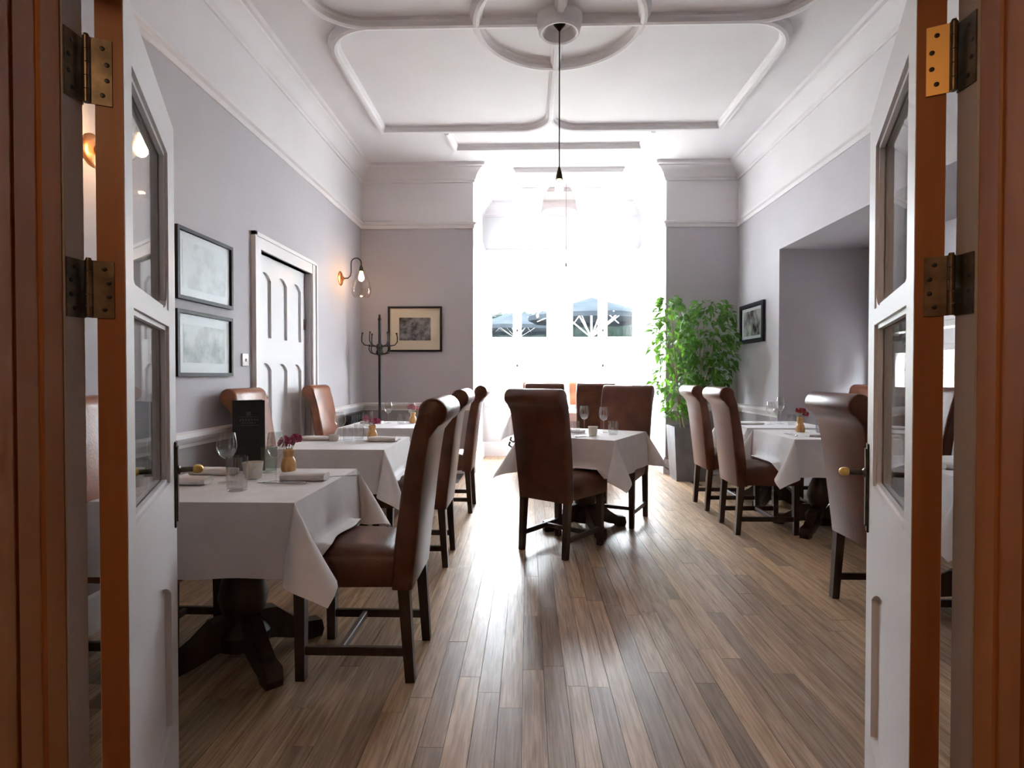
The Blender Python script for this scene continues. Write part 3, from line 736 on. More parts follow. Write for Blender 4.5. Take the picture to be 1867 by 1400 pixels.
TABLES = [
    ('A', (-1.206, 2.40), 0, 'dark pedestal table nearest on the left, under a white cloth', 'white cloth on the nearest left table, holding the black menu folder'),
    ('B', (-1.25, 3.862), 0, 'dark pedestal table, second along the left wall, under a white cloth', 'white cloth on the second left table, right behind the menu folder'),
    ('C', (-1.265, 5.285), 0, 'dark pedestal table, third along the left wall, before the coat stand', 'white cloth on the left table nearest the coat stand'),
    ('M', (.449, 4.52), R(-28), 'dark pedestal table standing askew in the middle of the room', 'white cloth set askew on the middle table, corners hanging in points'),
    ('R0', (2.29, 2.95), 0, 'dark pedestal table behind the right door, seen through its glass', 'white cloth behind the right door, seen through its lower glass'),
    ('R1', (2.265, 4.50), 0, 'dark pedestal table on the right with the wooden bud vase', 'white cloth under the red flowers on the right'),
    ('R2', (2.265, 5.39), 0, 'dark pedestal table on the right, farther one beside the alcove corner', 'white cloth on the farther right table, under two wine glasses'),
]
t0 = None
SEATS += [(p, a) for p, a, _ in chairs]
for i, (k, (x, y), rz, lt, lc) in enumerate(TABLES):
    if t0 is None: t0 = make_table(lt, (x, y, 0), rz)
    else: dup(t0, (x, y, 0), rz, lt)
    cloth(lc, (x, y, 0), rz, ov=.268, seed=i+3)
bt = thing('bay_table', 'long dark table with scrolled iron legs in the bay window', 'table', (.47, 7.36, 0))
bm = BM(); box(bm, -.66, .66, -.36, .36, .708, .738, .006); obj('tabletop', bm, M_DARK, bt)
for sx in (-1, 1):
    for sy in (-1, 1):
        bm = BM(); tube(bm, [(sx*.52, sy*.25, .71), (sx*.54, sy*.25, .5), (sx*.60, sy*.27, .36), (sx*.66, sy*.28, .31), (sx*.70, sy*.28, .34), (sx*.685, sy*.28, .38)], .012, 8)
        tube(bm, [(sx*.55, sy*.25, .46), (sx*.53, sy*.26, .25), (sx*.58, sy*.28, .07), (sx*.62, sy*.28, .012)], .013, 8); obj('leg', bm, M_BLACK, bt)
cloth('white cloth on the long table in the bay window', (.47, 7.36, 0), 0, .67, .375, .26, 30)

# ------------------------------------------------------------------ table settings
def wine_glass(label, x, y, h=.20, r=.036, group='wine glasses'):
    t = thing('wine_glass', label, 'glass', (x, y, TOPZ+.0005), 0, group); s = h/.20; b = r/.036
    bm = BM(); lathe(bm, [(0, .0045), (.006, .006), (.032*b, .002), (.033*b, 0)], 24); obj('foot', bm, M_GLASS, t)
    bm = BM(); lathe(bm, [(.006, .005), (.0038, .012), (.0034, .05*s), (.0045, .085*s), (.009, .096*s)], 12); obj('stem', bm, M_GLASS, t)
    bm = BM(); pr = [(0, .096), (.012*b, .098), (.024*b, .108), (.033*b, .124), (.0365*b, .142), (.035*b, .165), (.031*b, .190), (.0295*b, .200)]
    lathe(bm, [(p, z*s) for p, z in pr]+[(p-.0011, z*s) for p, z in pr[::-1][:-1]]+[(0, .099*s)], 28); obj('bowl', bm, M_GLASS, t, sharp=None or 60)
    return t
def tumbler(label, x, y, h=.095, r=.034, m=M_GLASS, kind='tumbler', cat='glass', group='tumblers', water=0):
    bm = BM(); pr = [(0, 0), (r*.86, 0), (r*.92, .004), (r, h*.5), (r*1.02, h)]
    lathe(bm, pr+[(r*1.02-.0015, h), (r-.002, h*.5), (r*.9-.002, .010), (0, .009)], 28)
    return tag(obj(kind, bm, m, None, (x, y, TOPZ+.0006), sharp=50), label, cat, group)
def candle_cup(label, x, y, h=.062, r=.034):
    t = thing('candle_cup', label, 'candle', (x, y, TOPZ+.0006), 0, 'frosted candle cups')
    bm = BM(); lathe(bm, [(0, 0), (r*.75, 0), (r*.8, .003), (r, h), (r-.003, h), (r*.8-.002, .012), (0, .012)], 24); obj('cup', bm, M_CANDLE, t, sharp=50)
    bm = BM(); lathe(bm, [(0, .012), (r*.72, .0125), (r*.78, h*.55), (0, h*.55)], 20); obj('wax', bm, M_PAPER, t, sharp=50)
    return t
def napkin(label, x, y, rot, L=.20, w=.085, h=.026, m=None):
    bm = BM(); sec = []
    n = 14
    for k in range(9):
        s = k/8; xx = (s-.5)*L; sc = 1-.06*(2*s-1)**4
        ring = []
        for i in range(n):
            a = 2*math.pi*i/n; ca, sa = math.cos(a), math.sin(a)
            px_ = math.copysign(abs(ca)**.55, ca)*w/2*sc; pz = h/2+math.copysign(abs(sa)**.75, sa)*h/2*sc
            ring.append(bm.verts.new((xx, px_+.003*math.sin(5*s+i), max(0, pz+.0015*math.sin(7*s+2*i)))))
        sec.append(ring)
    for a, b in zip(sec, sec[1:]):
        for i in range(n): bm.faces.new((a[i], a[(i+1) % n], b[(i+1) % n], b[i]))
    bm.faces.new(sec[0][::-1]); bm.faces.new(sec[-1])
    return tag(obj('napkin', bm, m or M_NAPKIN, None, (x, y, TOPZ+.0006), rot, sharp=50), label, 'napkin', 'folded linen napkins')
def knife(label, x, y, rot):
    t = thing('table_knife', label, 'knife', (x, y, TOPZ+.0006), rot, 'table knives')
    bm = BM(); prism(bm, [(0, -.006), (.075, -.009), (.11, -.006), (.12, .004), (.10, .008), (0, .006)], lambda a, b: (a, b, .001), lambda a, b: (a, b, .003)); obj('blade', bm, M_STEEL, t, sharp=None)
    bm = BM(); box(bm, -.095, .002, -.007, .007, 0, .009, .002); obj('handle', bm, M_STEEL, t)
    return t
def fork(label, x, y, rot):
    t = thing('table_fork', label, 'fork', (x, y, TOPZ+.0006), rot, 'table forks')
    bm = BM(); prism(bm, [(.0, -.003), (.05, -.004), (.07, -.012), (.085, -.012), (.085, .012), (.07, .012), (.05, .004), (0, .003)], lambda a, b: (a, b, .002), lambda a, b: (a, b, .004))
    for k in range(4): box(bm, .085, .125, -.0115+k*.0068, -.0090+k*.0068, .002, .004)
    obj('tines', bm, M_STEEL, t, sharp=None)
    bm = BM(); prism(bm, [(.002, -.003), (-.06, -.006), (-.085, -.007), (-.09, 0), (-.085, .007), (-.06, .006), (.002, .003)], lambda a, b: (a, b, 0), lambda a, b: (a, b, .003)); obj('handle', bm, M_STEEL, t, sharp=None)
    return t
def bud_vase(label, x, y, pm, h=.105, seed=0):
    rg = random.Random(seed)
    t = thing('flower_vase', label, 'vase', (x, y, TOPZ+.0006), 0, 'wooden flower vases')
    bm = BM(); lathe(bm, [(0, 0), (.030, 0), (.034, .008), (.035, .03), (.030, .055), (.022, .068), (.024, .082), (.026, .098), (.020, h), (.012, h), (.012, .06), (0, .06)], 22); obj('vase', bm, M_VASEWOOD, t)
    for k in range(5):
        a = 2*math.pi*k/5+rg.random(); d = rg.uniform(.012, .045); top = h+rg.uniform(.02, .055)
        p1 = Vector((d*math.cos(a), d*math.sin(a), top))
        bm = BM(); tube(bm, [(0, 0, .07), (p1.x*.4, p1.y*.4, h), p1], .0016, 5); stm = obj('stem', bm, M_SHRUB, t)
        bm = BM()
        for j in range(26):
            th = math.acos(1-1.55*(j+.5)/26); az = j*2.4
            dv = Vector((math.sin(th)*math.cos(az), math.sin(th)*math.sin(az), math.cos(th)))
            rr = .020+.003*rg.random(); c = p1+dv*rr; u = dv.orthogonal().normalized(); w = dv.cross(u)
            s_ = .0085
            vs = [bm.verts.new(p1+dv*.004), bm.verts.new(c+u*s_+w*.003), bm.verts.new(c+dv*.004+w*s_), bm.verts.new(c-u*s_+w*.002)]
            bm.faces.new(vs)
        obj('blossom', bm, pm, stm, sharp=None, recalc=False)
    return t
# nearest left table
wine_glass('wine glass behind the tumbler on the nearest left table, closest to the door', -1.27, 2.395, .212, .040)
tumbler('clear round tumbler on the nearest left table, in front of a wine glass', -1.145, 2.235, .135, .040)
candle_cup('frosted candle cup standing before the menu folder', -1.21, 2.50, .072, .044)
wine_glass('wine glass in front of the pink flowers on the nearest left table', -1.072, 2.42, .212, .036)
tumbler('greenish tumbler right of the menu folder', -1.208, 2.655, .12, .036, M_GREENGLASS)
bud_vase('amber wooden vase of pink flowers beside the menu folder', -1.135, 2.70, M_PINK, .105, 1)
napkin('rolled napkin at the right place of the nearest left table', -.965, 2.465, R(2), .19, .09, .032)
napkin('rolled napkin at the front left of the nearest left table, beside the door knob', -1.43, 2.36, R(3), .20, .09, .032)
napkin('folded napkin at the back left of the nearest left table', -1.44, 2.60, R(-4), .20, .09, .03)
knife('knife in front of the right napkin on the nearest left table', -1.02, 2.385, R(175))
fork('fork at the right edge of the nearest left table', -.875, 2.54, R(15))
mf = thing('menu_folder', 'tall black menu folder standing open on the nearest left table', 'menu', (-1.325, 2.70, TOPZ+.0006), R(14))
bm = BM(); box(bm, -.072, .072, -.002, .002, 0, .335); obj('front_cover', bm, M_MENU, mf, sharp=None)
bm = BM(); prism(bm, [(-.072, .003), (-.070, .000), (.045, .085), (.042, .089)], lambda a, b: (a, b, 0), lambda a, b: (a, b, .335)); obj('back_cover', bm, M_MENU, mf, sharp=None)
bm = BM()   # faint printed crest and rules on the cover
for zz, w_ in ((.255, .085), (.215, .085)): box(bm, -w_/2, w_/2, -.0028, -.0021, zz, zz+.0025)
for k in range(7): box(bm, -.040+k*.0125, -.033+k*.0125, -.0028, -.0021, .238, .247)
for k in range(6): box(bm, -.030+k*.0110, -.024+k*.0110, -.0028, -.0021, .224, .230)
box(bm, -.010, .010, -.0028, -.0021, .262, .280)
obj('cover_print', bm, M_MENUPRINT, mf, sharp=None)['label'] = 'faint grey lettering on the cover'
# second left table
wine_glass('wine glass on the second left table, left of the tumblers', -1.30, 3.96, .20, .038)
wine_glass('wine glass before the pink flowers on the second left table', -1.10, 3.93, .205, .037)
tumbler('left tumbler of the pair on the second left table', -1.235, 3.92, .10, .034)
tumbler('right tumbler of the pair on the second left table', -1.182, 4.0, .11, .034)
bud_vase('amber wooden vase with pink flowers on the second left table', -1.095, 4.03, M_PINK, .105, 2)
napkin('rolled napkin at the wall side of the second left table', -1.475, 4.0, R(3), .20, .10, .028)
napkin('rolled napkin at the aisle side of the second left table', -.995, 3.93, R(0), .19, .09, .032)
candle_cup('white candle cup on the second left table', -1.335, 3.93, .045, .036)
knife('knife at the aisle edge of the second left table', -.90, 3.965, R(95))
# third left table
wine_glass('wine glass on the third left table, beside the coat stand pole', -1.32, 5.42, .20, .038)
wine_glass('wine glass before the pink flowers on the third left table', -1.08, 5.34, .20, .036)
tumbler('tumbler in the middle of the third left table', -1.19, 5.36, .095, .034)
tumbler('small tumbler on the third left table, beside the vase', -1.13, 5.46, .085, .032)
bud_vase('amber wooden vase with pink flowers on the third left table', -1.09, 5.44, M_PINK, .105, 3)
napkin('napkin on the wall side of the third left table', -1.46, 5.36, 0, .20, .10, .025)
# middle table
wine_glass('left wine glass of the pair on the middle table', .455, 4.63, .21, .037)
wine_glass('right wine glass of the pair on the middle table', .60, 4.555, .205, .038)
tumbler('white misted tumbler on the middle table, behind the dark chair back', .365, 4.42, .105, .035)
tumbler('clear tumbler at the right on the middle table', .655, 4.42, .105, .038)
candle_cup('frosted candle cup at the front of the middle table', .49, 4.33, .07, .037)
knife('knife lying before the candle cup on the middle table', .43, 4.26, R(30))
napkin('folded napkin beside the tall dark chair on the middle table', .36, 4.56, R(-28), .18, .085, .026)
# right tables
bud_vase('wooden vase with dark red flowers on the right table', 2.18, 4.66, M_RED, .12, 5)
tumbler('tumbler right of the red flowers', 2.32, 4.62, .10, .036)
tumbler('tumbler behind the near brown chair back on the right table', 2.40, 4.72, .10, .036)
napkin('dark shadowed napkin at the front of the red flower table', 2.16, 4.33, R(4), .18, .085, .02)
knife('knife on the red flower table, at its left edge', 2.00, 4.42, R(90))
wine_glass('left wine glass of the pair on the farther right table', 2.235, 5.36, .21, .038)
wine_glass('right wine glass of the pair on the farther right table', 2.36, 5.44, .25, .038)
tumbler('tumbler beside the wine glasses on the farther right table', 2.42, 5.34, .095, .035)
napkin('napkin on the farther right table, before the chair near the fig tree', 2.06, 5.38, R(6), .22, .10, .02)
wine_glass('wine glass seen through the lower right door glass', 2.30, 3.02, .20, .037)
napkin('napkin seen through the lower right door glass', 2.10, 2.86, R(5), .19, .09, .028)
candle_cup('white candle cup on the bay window table, between two chairs', .56, 7.18, .085, .035)

# ------------------------------------------------------------------ wall lamps and pendant
def bulb_mesh(bm, x, y, ztop, h=.105, r=.03):
    lathe(bm, [(0, ztop-h), (r*.55, ztop-h+.008), (r*.95, ztop-h+.025), (r, ztop-h+.045), (r*.7, ztop-h+.075), (.013, ztop-.008), (.012, ztop), (0, ztop)], 18, (x, y, 0))
def point(name, loc, w, rad, parent, col=(1, .58, .28)):
    l = bpy.data.lights.new(name, 'POINT'); l.energy = w; l.color = col; l.shadow_soft_size = rad
    o = bpy.data.objects.new(name, l); COL.objects.link(o); o.location = loc; o.parent = parent
def wall_lamp(label, y):
    t = thing('wall_lamp', label, 'lamp', (LX, y, 2.25), 0, 'copper wall lamps')
    Mx = Matrix.Rotation(R(90), 4, 'Y')
    bm = BM(); lathe(bm, [(0, 0), (.078, 0), (.078, .006), (.068, .014), (.05, .016), (.022, .02), (.02, .04), (0, .042)], 28, (0, 0, 0), Mx); obj('backplate', bm, M_COPPER, t)
    pts = [(.035, 0, 0), (.085, 0, .004), (.112, 0, .03), (.12, 0, .07), (.12, 0, .15)]
    pts += [(.175-.055*math.cos(a), 0, .165+.055*math.sin(a)) for a in [R(15*k) for k in range(13)]]
    pts += [(.23, 0, .13)]
    bm = BM(); tube(bm, pts, .0065, 8); obj('arm', bm, M_BLACK, t)
    bm = BM(); lathe(bm, [(0, .14), (.010, .14), (.018, .12), (.026, .085), (.026, .075), (0, .075)], 18, (.23, 0, 0)); obj('lamp_holder', bm, M_BRONZE, t)
    bm = BM(); bulb_mesh(bm, .23, 0, .082, .115, .03); obj('bulb', bm, M_BULB, t)
    bm = BM(); pr = [(.027, .09), (.035, .075), (.06, .03), (.088, -.04), (.104, -.11), (.104, -.15), (.092, -.185), (.07, -.205)]
    lathe(bm, pr+[(r_-.002, z) for r_, z in pr[::-1]], 32, (.23, 0, 0)); obj('glass_shade', bm, M_SHADE, t, sharp=60)
    point('lamp_light', (.23, 0, .02), BULB_W, .03, t)
wall_lamp('copper wall lamp with clear glass shade between side door and coat stand', 6.22)
wall_lamp('copper wall lamp glowing behind the upper glass of the left door', 2.66)
pd = thing('pendant_lamp', 'glass bell pendant lamp hanging on a long cord from the ceiling rose', 'lamp', (CX, CY, 0))
bm = BM(); lathe(bm, [(0, CZ-.032), (.045, CZ-.032), (.042, CZ-.05), (.012, CZ-.085), (.004, CZ-.10), (0, CZ-.10)], 18); obj('ceiling_cup', bm, M_BLACK, pd)
bm = BM(); tube(bm, [(0, 0, CZ-.09), (0, 0, 2.66)], .0045, 8); obj('cord', bm, M_BLACK, pd)
bm = BM(); lathe(bm, [(0, 2.69), (.006, 2.685), (.012, 2.665), (.022, 2.63), (.026, 2.60), (.024, 2.595), (0, 2.595)], 18); obj('lamp_holder', bm, M_BRONZE, pd)
bm = BM(); bulb_mesh(bm, 0, 0, 2.60, .11, .03); obj('bulb', bm, M_BULB, pd)
bm = BM(); pr = [(.024, 2.605), (.03, 2.59), (.055, 2.56), (.09, 2.515), (.112, 2.465), (.122, 2.41), (.131, 2.365)]
lathe(bm, pr+[(r_-.003, z) for r_, z in pr[::-1]], 36); obj('glass_shade', bm, M_SHADE, pd, sharp=60)
point('lamp_light', (0, 0, 2.54), PEND_W, .03, pd)
bc = thing('blind_cord', 'thin pull cord with an acorn end hanging in the bay', 'cord', (.50, 7.55, 0))
bm = BM(); tube(bm, [(0, 0, CZ), (0, 0, 2.66)], .003, 6); obj('cord', bm, M_HINGE, bc)
bm = BM(); lathe(bm, [(0, 2.67), (.006, 2.665), (.014, 2.635), (.015, 2.62), (0, 2.61)], 12); obj('acorn', bm, M_HINGE, bc)
# hall lamp above and behind the camera
hl = thing('hall_lamp', 'warm ceiling lamp hanging in the hall behind the viewer, left of the doorway', 'lamp', (-.68, -.70, 3.0))
bm = BM(); lathe(bm, [(0, 0), (.06, 0), (.06, -.02), (.012, -.04), (.012, -.52), (0, -.52)], 16); obj('stem', bm, M_BRASS, hl)
bm = BM(); bulb_mesh(bm, 0, 0, -.52, .12, .04); obj('bulb', bm, M_BULB, hl)
point('lamp_light', (0, 0, -.70), HALL_LAMP_W, .06, hl, (1, .66, .38))

# ------------------------------------------------------------------ pictures
def picture(label, f, a0, a1, z0, z1, fw, mw, m_mat, m_img, group=None, mh=None, name='framed_picture'):
    """f(a, t, z): a along the wall, t out of the wall"""
    t = thing(name, label, 'picture', f((a0+a1)/2, 0, z0)); L = Vector(t.location)
    g = lambda a, tt, z: Vector(f(a, tt, z))-L
    if group: t['group'] = group
    def slab(nm, b0, b1, c0, c1, t0, t1, m):
        bm = BM(); prism(bm, [(b0, c0), (b1, c0), (b1, c1), (b0, c1)], lambda a, z: g(a, t0, z), lambda a, z: g(a, t1, z)); return obj(nm, bm, m, t, sharp=None)
    bm = BM(); rect_frame(bm, a0, a1, z0, z1, fw, lambda a, tt, z: g(a, tt, z), .002, .032); obj('frame', bm, M_BLACKF, t, sharp=None)
    slab('mount', a0+fw, a1-fw, z0+fw, z1-fw, .004, .014, m_mat)
    mh = mh or mw
    slab('print', a0+fw+mw, a1-fw-mw, z0+fw+mh, z1-fw-mh, .0142, .0155, m_img)
    slab('glazing', a0+fw, a1-fw, z0+fw, z1-fw, .019, .021, M_PICG)
    return t
fL = lambda a, t, z: (LX+t, a, z)
fR = lambda a, t, z: (RX-t, a, z)
fF = lambda a, t, z: (a, FD-t, z)
picture('black-framed faint engraving, upper of two by the left door', fL, 3.256, 3.88, 1.645, 2.068, .022, .05, M_PAPER, M_PRINT1, 'engravings on the left wall')
picture('black-framed green-grey engraving, lower of two by the left door', fL, 3.25, 3.872, 1.193, 1.585, .022, .06, M_PAPER, M_PRINT2, 'engravings on the left wall')
picture('black-framed dark photograph with a wide cream mount beside the coat stand', fF, -1.705, -1.046, 1.488, 2.039, .022, .115, M_CREAM, M_PHOTO, mh=.115)
picture('small black-framed grey photograph right of the fig tree', fR, 6.205, 6.88, 1.562, 2.005, .045, .05, M_PAPER, M_PHOTO2, mh=.035)
sw = thing('light_switch', 'white square light switch on the left wall before the panelled door', 'switch', (LX, 4.085, 1.31))
bm = BM(); box(bm, 0, .012, -.045, .045, -.045, .045, .004); obj('plate', bm, M_PLASTIC, sw)
bm = BM(); box(bm, .012, .018, -.006, .012, -.012, .010, .001, 1); obj('rocker', bm, M_HINGE, sw)

# ------------------------------------------------------------------ coat stand, radiator
cs = thing('coat_stand', 'black coat stand with curled hooks in the far left corner', 'coat stand', (-1.705, 6.6, 0))
bm = BM(); tube(bm, [(0, 0, .28), (0, 0, 1.84)], .017, 12); lathe(bm, [(.017, 1.83), (.022, 1.84), (.018, 1.855), (.012, 1.87), (.013, 1.89), (.006, 1.90), (0, 1.902)], 12); obj('pole', bm, M_BLACK, cs)
for tier, (n, zr, out, up, off) in enumerate(((6, 1.53, .20, .15, .2), (6, 1.44, .125, .10, .6))):
    for k in range(n):
        a = 2*math.pi*k/n+off; c, s = math.cos(a), math.sin(a)
        prof = [(.012, zr), (out*.5, zr+.005), (out*.85, zr+.018), (out, zr+.055), (out*1.0, zr+up*.75), (out*.96, zr+up)]
        bm = BM(); tube(bm, [(r_*c, r_*s, z) for r_, z in prof], .0065, 8); lathe(bm, [(0, -.012), (.010, -.006), (.012, .002), (.008, .010), (0, .012)], 8, (prof[-1][0]*c, prof[-1][0]*s, prof[-1][1])); obj('hook', bm, M_BLACK, cs)
bm = BM(); lathe(bm, [(.03, 1.43), (.045, 1.46), (.03, 1.50), (.045, 1.53), (.03, 1.56)], 14); obj('collar', bm, M_BLACK, cs)
for k in range(4):
    a = R(45+90*k); c, s = math.cos(a), math.sin(a)
    bm = BM(); tube(bm, [(r_*c, r_*s, z) for r_, z in ((.012, .45), (.05, .40), (.10, .25), (.18, .10), (.25, .03), (.275, .013))], .012, 8); obj('leg', bm, M_BLACK, cs)
rd = thing('radiator', 'black column radiator on the left wall below the chair rail, near the corner', 'radiator', (LX+.09, 6.15, 0))
for k in range(11):
    y = .03+k*.066
    bm = BM(); tube(bm, [(-.03, y, .10), (-.03, y, .74)], .018, 8); tube(bm, [(.03, y, .10), (.03, y, .74)], .018, 8)
    box(bm, -.05, .05, y-.027, y+.027, .70, .765, .012); box(bm, -.05, .05, y-.027, y+.027, .08, .13, .012)
    if k in (0, 10): box(bm, -.045, .045, y-.02, y+.02, 0, .09)
    obj('column', bm, M_BLACK, rd)

# ------------------------------------------------------------------ potted fig tree
pt = thing('potted_fig_tree', 'leafy green fig tree in a tall grey square planter by the bay', 'potted plant', (1.843, 6.695, 0))
bm = BM(); s = .196
def ring4(h, r): return [bm.verts.new((r*a, r*b, h)) for a, b in ((-1, -1), (1, -1), (1, 1), (-1, 1))]
rs = [ring4(0, .160), ring4(.615, .196), ring4(.615, .180), ring4(.55, .176)]
bm.faces.new(rs[0][::-1])
for a, b in zip(rs, rs[1:]):
    for k in range(4): bm.faces.new((a[k], a[(k+1) % 4], b[(k+1) % 4], b[k]))
obj('planter', bm, M_POT, pt, sharp=None)
bm = BM(); v = ring4(.555, .178); bm.faces.new(v); bmesh.ops.subdivide_edges(bm, edges=bm.edges, cuts=8, use_grid_fill=True)
for w in bm.verts: w.co.z += rnd.uniform(-.012, .012)
obj('soil', bm, M_SOIL, pt)
rl = random.Random(11)
stems = [[(-.08, -.05, .54), (-.13, -.07, 1.0), (-.17, -.08, 1.5), (-.22, -.07, 2.02)], [(-.02, .02, .54), (-.10, .0, 1.0), (-.20, .03, 1.45), (-.28, .02, 1.85)],
         [(.05, -.03, .54), (.10, -.06, .95), (.16, -.06, 1.4), (.18, -.04, 1.98)], [(.09, .05, .54), (.18, .08, 1.0), (.30, .08, 1.4), (.33, .06, 1.9)], [(.02, -.08, .54), (.05, -.14, .9), (.10, -.20, 1.3), (.06, -.17, 1.75)]]
for st_ in stems:
    bm = BM(); tube(bm, st_, [.011, .0095, .0075, .004], 7); obj('stem', bm, M_STEM, pt)
leaf_meshes = []
for L, wd, dr_ in ((.085, .048, .012), (.075, .044, .016), (.098, .050, .020), (.068, .042, .010)):
    bm = BM(); n = 5; mid = []; lf = []; rt_ = []
    for k in range(n+1):
        q = k/n; w_ = wd*math.sin(math.pi*min(1, q*1.02)**.75)*.5 if 0 < q < 1 else 0
        z = -dr_*q*q*2; mid.append(bm.verts.new((0, L*q, z)))
        if 0 < k < n: lf.append(bm.verts.new((-w_, L*q, z+w_*.35))); rt_.append(bm.verts.new((w_, L*q, z+w_*.35)))
    for A, sgn in ((lf, 1), (rt_, -1)):
        fs = [(mid[0], mid[1], A[0])]+[(mid[k], mid[k+1], A[k], A[k-1]) for k in range(1, n-1)]+[(mid[n-1], mid[n], A[n-2])]
        for f in fs: bm.faces.new(f if sgn > 0 else f[::-1])
    me = bpy.data.meshes.new('leaf'); bm.to_mesh(me); bm.free(); me.materials.append(M_LEAF)
    me.polygons.foreach_set('use_smooth', [True]*len(me.polygons)); leaf_meshes.append(me)
def leaf_spot():
    """a point of the crown: a tall left column and a broader right mass"""
    while True:
        if rl.random() < .45:
            z = rl.uniform(.72, 2.10); w_ = .10+.11*math.sin(math.pi*min(1, (z-.6)/1.5)); cx_, cy_ = -.15-.09*(z-.7)/1.4, -.09
            if z < 1.0: w_ *= .8
            if .95 < z < 1.12: w_ *= 1.25
        else:
            z = rl.uniform(1.0, 2.05); w_ = .12+.17*math.sin(math.pi*min(1, (z-.9)/1.22)); cx_, cy_ = .21, -.05
            if z > 1.85: cx_ = .25
            if z < 1.15: w_ *= .9
        a = rl.uniform(0, 2*math.pi); rr = w_*math.sqrt(rl.uniform(.25, 1.15))
        x, y = cx_+rr*math.cos(a)*1.08, cy_+rr*math.sin(a)*.95
        if y < .26 and x < .62: return Vector((x, y, z)), a
NL = 1250; leaves = []
for k in range(NL):
    p, a = leaf_spot()
    az = a+rl.uniform(-1.0, 1.0); pitch = R(rl.uniform(-58, 22)); roll_ = R(rl.uniform(-35, 35))
    Mt = Matrix.Translation(p) @ Matrix.Rotation(az-P2, 4, 'Z') @ Matrix.Rotation(pitch, 4, 'X') @ Matrix.Rotation(roll_, 4, 'Y') @ Matrix.Scale(rl.uniform(.8, 1.25), 4)
    leaves.append((p, Mt, rl.randrange(4)))
leaves.sort(key=lambda q: q[0].y+.2*q[0].x)
for p, Mt, i in leaves[:300]:
    o = link('leaf', leaf_meshes[i], pt); o.matrix_local = Mt
bm = BM()
for p, Mt, i in leaves[300:]:
    me = leaf_meshes[i]; vs = [bm.verts.new(Mt @ v.co) for v in me.vertices]
    for f in me.polygons: bm.faces.new([vs[j] for j in f.vertices])
o = obj('foliage', bm, M_LEAF, pt, sharp=80, recalc=False); o['kind'] = 'stuff'
# leaves let some light through
n_, l_, b_ = nodes(M_LEAF)
tr_ = n_.new('ShaderNodeBsdfTranslucent'); mx_ = n_.new('ShaderNodeMixShader'); mx_.inputs[0].default_value = .25
tr_.inputs[0].default_value = (.22, .50, .05, 1)
out_ = n_['Material Output']; l_.new(b_.outputs[0], mx_.inputs[1]); l_.new(tr_.outputs[0], mx_.inputs[2]); l_.new(mx_.outputs[0], out_.inputs[0])

# ------------------------------------------------------------------ outside the bay window
bm = BM(); box(bm, -30, 30, BDp+T, 45, -.30, -.10); box(bm, -30, BL-T, -3, BDp+T, -.30, -.10); box(bm, RX+T+1.4, 30, -3, BDp+T, -.30, -.10); box(bm, BR+T, RX+T+1.4, FD+T, BDp+T, -.3, -.1)
struct(obj('ground_terrace', bm, M_TERRACE, sharp=None))
bm = BM(); box(bm, -12, 14, 20, 20.25, -.1, 2.52); struct(obj('wall_garden', bm, M_RENDER, sharp=None))
rg = random.Random(5)
bm = BM(); nx_ = 90
for k in range(nx_):
    xx = -9+20*k/nx_; hh = 3.40+.06*math.sin(xx*.9)+.12*rg.random()
    bmesh.ops.create_icosphere(bm, subdivisions=2, radius=1, matrix=Matrix.Translation((xx, 21.2+rg.uniform(-.2, .2), hh-.9)) @ Matrix.Diagonal((.45, .6, 1.0, 1)))
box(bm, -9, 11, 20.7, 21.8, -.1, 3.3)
tag(obj('hedge', bm, M_HEDGE, sharp=None), 'shade-darkened evergreen hedge behind the garden wall, seen through the bay window', 'hedge')
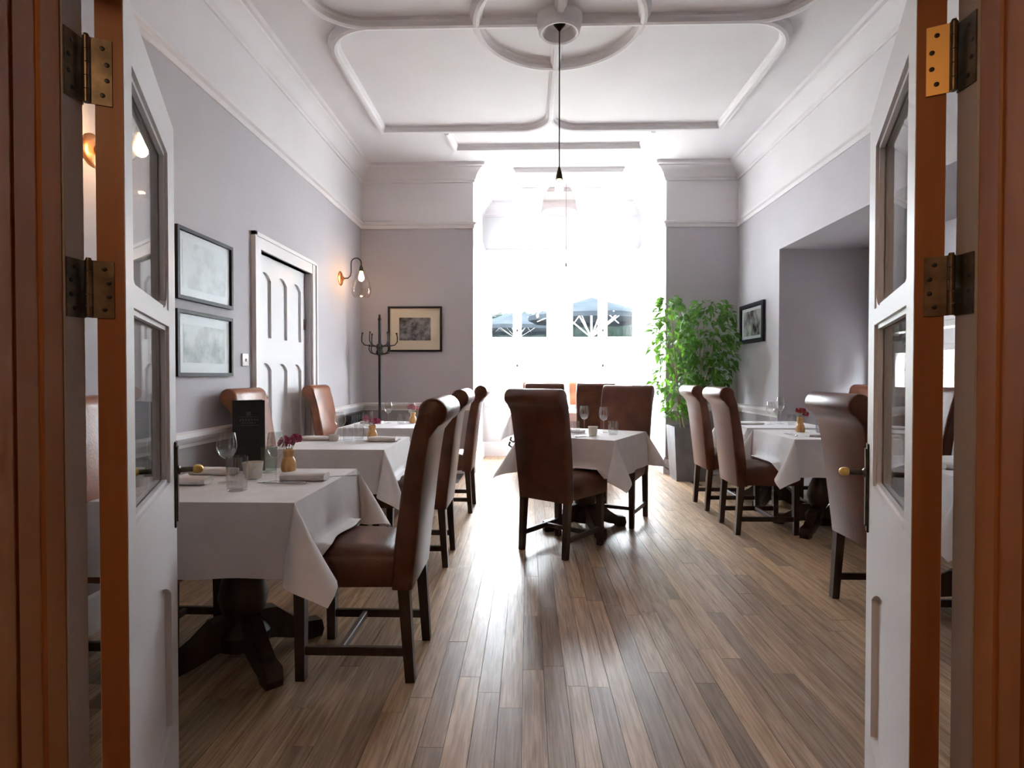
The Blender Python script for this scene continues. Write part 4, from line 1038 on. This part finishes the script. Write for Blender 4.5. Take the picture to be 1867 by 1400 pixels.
def parasol(label, x, y, rz, apex=2.95, rimz=2.50, rad=1.45, run=2.08, mm=None):
    mm = mm or M_TRIM
    t = thing('garden_parasol', label, 'parasol', (x, y, -.10), rz, 'garden parasols'); o_ = .10
    bm = BM(); tube(bm, [(0, 0, .0), (0, 0, apex+o_)], .022, 10); obj('pole', bm, mm, t)
    bm = BM(); lathe(bm, [(0, 0), (.28, 0), (.28, .05), (.04, .08), (.03, .25), (0, .25)], 20); obj('base', bm, M_POT, t)
    bm = BM(); n = 8; top = bm.verts.new((0, 0, apex+o_)); rim_ = [bm.verts.new((rad*math.cos(2*math.pi*k/n), rad*math.sin(2*math.pi*k/n), rimz+o_)) for k in range(n)]
    val = [bm.verts.new((v.co.x, v.co.y, v.co.z-.10)) for v in rim_]
    for k in range(n): bm.faces.new((top, rim_[k], rim_[(k+1) % n])); bm.faces.new((rim_[k], val[k], val[(k+1) % n], rim_[(k+1) % n]))
    obj('canopy', bm, M_CANOPY, t, sharp=None)
    bm = BM(); lathe(bm, [(.04, run-.05+o_), (.05, run+o_), (.04, run+.05+o_)], 12); obj('runner', bm, mm, t)
    for k in range(n):
        a = 2*math.pi*k/n; c, s_ = math.cos(a), math.sin(a)
        bm = BM(); tube(bm, [(0, 0, apex-.03+o_), (rad*c, rad*s_, rimz-.02+o_)], .012, 6); rb = obj('rib', bm, mm, t)
        bm = BM(); tube(bm, [(.04*c, .04*s_, run+o_), (rad*.55*c, rad*.55*s_, apex-.03+(rimz-apex)*.55+o_)], .014, 6); obj('strut', bm, mm, rb)
parasol('grey garden parasol seen through the right bay panes', 1.43, 13.0, .2)
parasol('grey garden parasol seen through the left bay panes', -.30, 16.2, .5, 3.0, 2.52, 1.5, 2.25, M_BLACK)
def blob_shrub(name, label, x, y, blobs, pot=None):
    t = thing(name, label, 'shrub', (x, y, -.10)); r_ = random.Random(int(x*100)+3)
    bm = BM()
    for (dx, dy, z, r, fz) in blobs:
        res = bmesh.ops.create_icosphere(bm, subdivisions=3, radius=r, matrix=Matrix.Translation((dx, dy, z)) @ Matrix.Diagonal((1, 1, fz, 1)))
        for v in res['verts']: v.co += v.co.normalized()*0+Vector((r_.uniform(-1, 1), r_.uniform(-1, 1), r_.uniform(-1, 1)))*r*.10
    obj('foliage', bm, M_SHRUB, t, sharp=None)
    bm = BM(); tube(bm, [(0, 0, 0), (0, 0, blobs[-1][2])], .02, 7); obj('stem', bm, M_STEM, t)
    if pot:
        bm = BM(); lathe(bm, [(0, 0), (pot*.75, 0), (pot, .32), (pot*1.08, .33), (pot*1.08, .38), (pot*.9, .38), (pot*.9, .33), (0, .33)], 18); obj('pot', bm, M_TERRAC, t)
blob_shrub('topiary', 'spiral clipped topiary on the terrace beyond the left bay panes', -.02, 11.5, [(0, 0, .52, .16, .6), (.03, 0, .80, .15, .5), (-.03, 0, 1.05, .13, .5), (.03, 0, 1.28, .11, .5), (0, 0, 1.48, .09, .6), (0, 0, 1.66, .06, 1)], .18)
blob_shrub('bush', 'pale green bush outside at the lower left of the bay window', -.62, 10.6, [(0, 0, .55, .28, 1), (-.18, .1, .75, .22, 1), (.16, 0, .80, .2, 1), (0, 0, .95, .18, 1)])
blob_shrub('terrace_plant', 'small potted plant outside behind the bay chairs', .95, 11.0, [(0, 0, .75, .17, 1), (.05, 0, .98, .15, 1), (-.06, 0, 1.12, .13, 1)], .2)
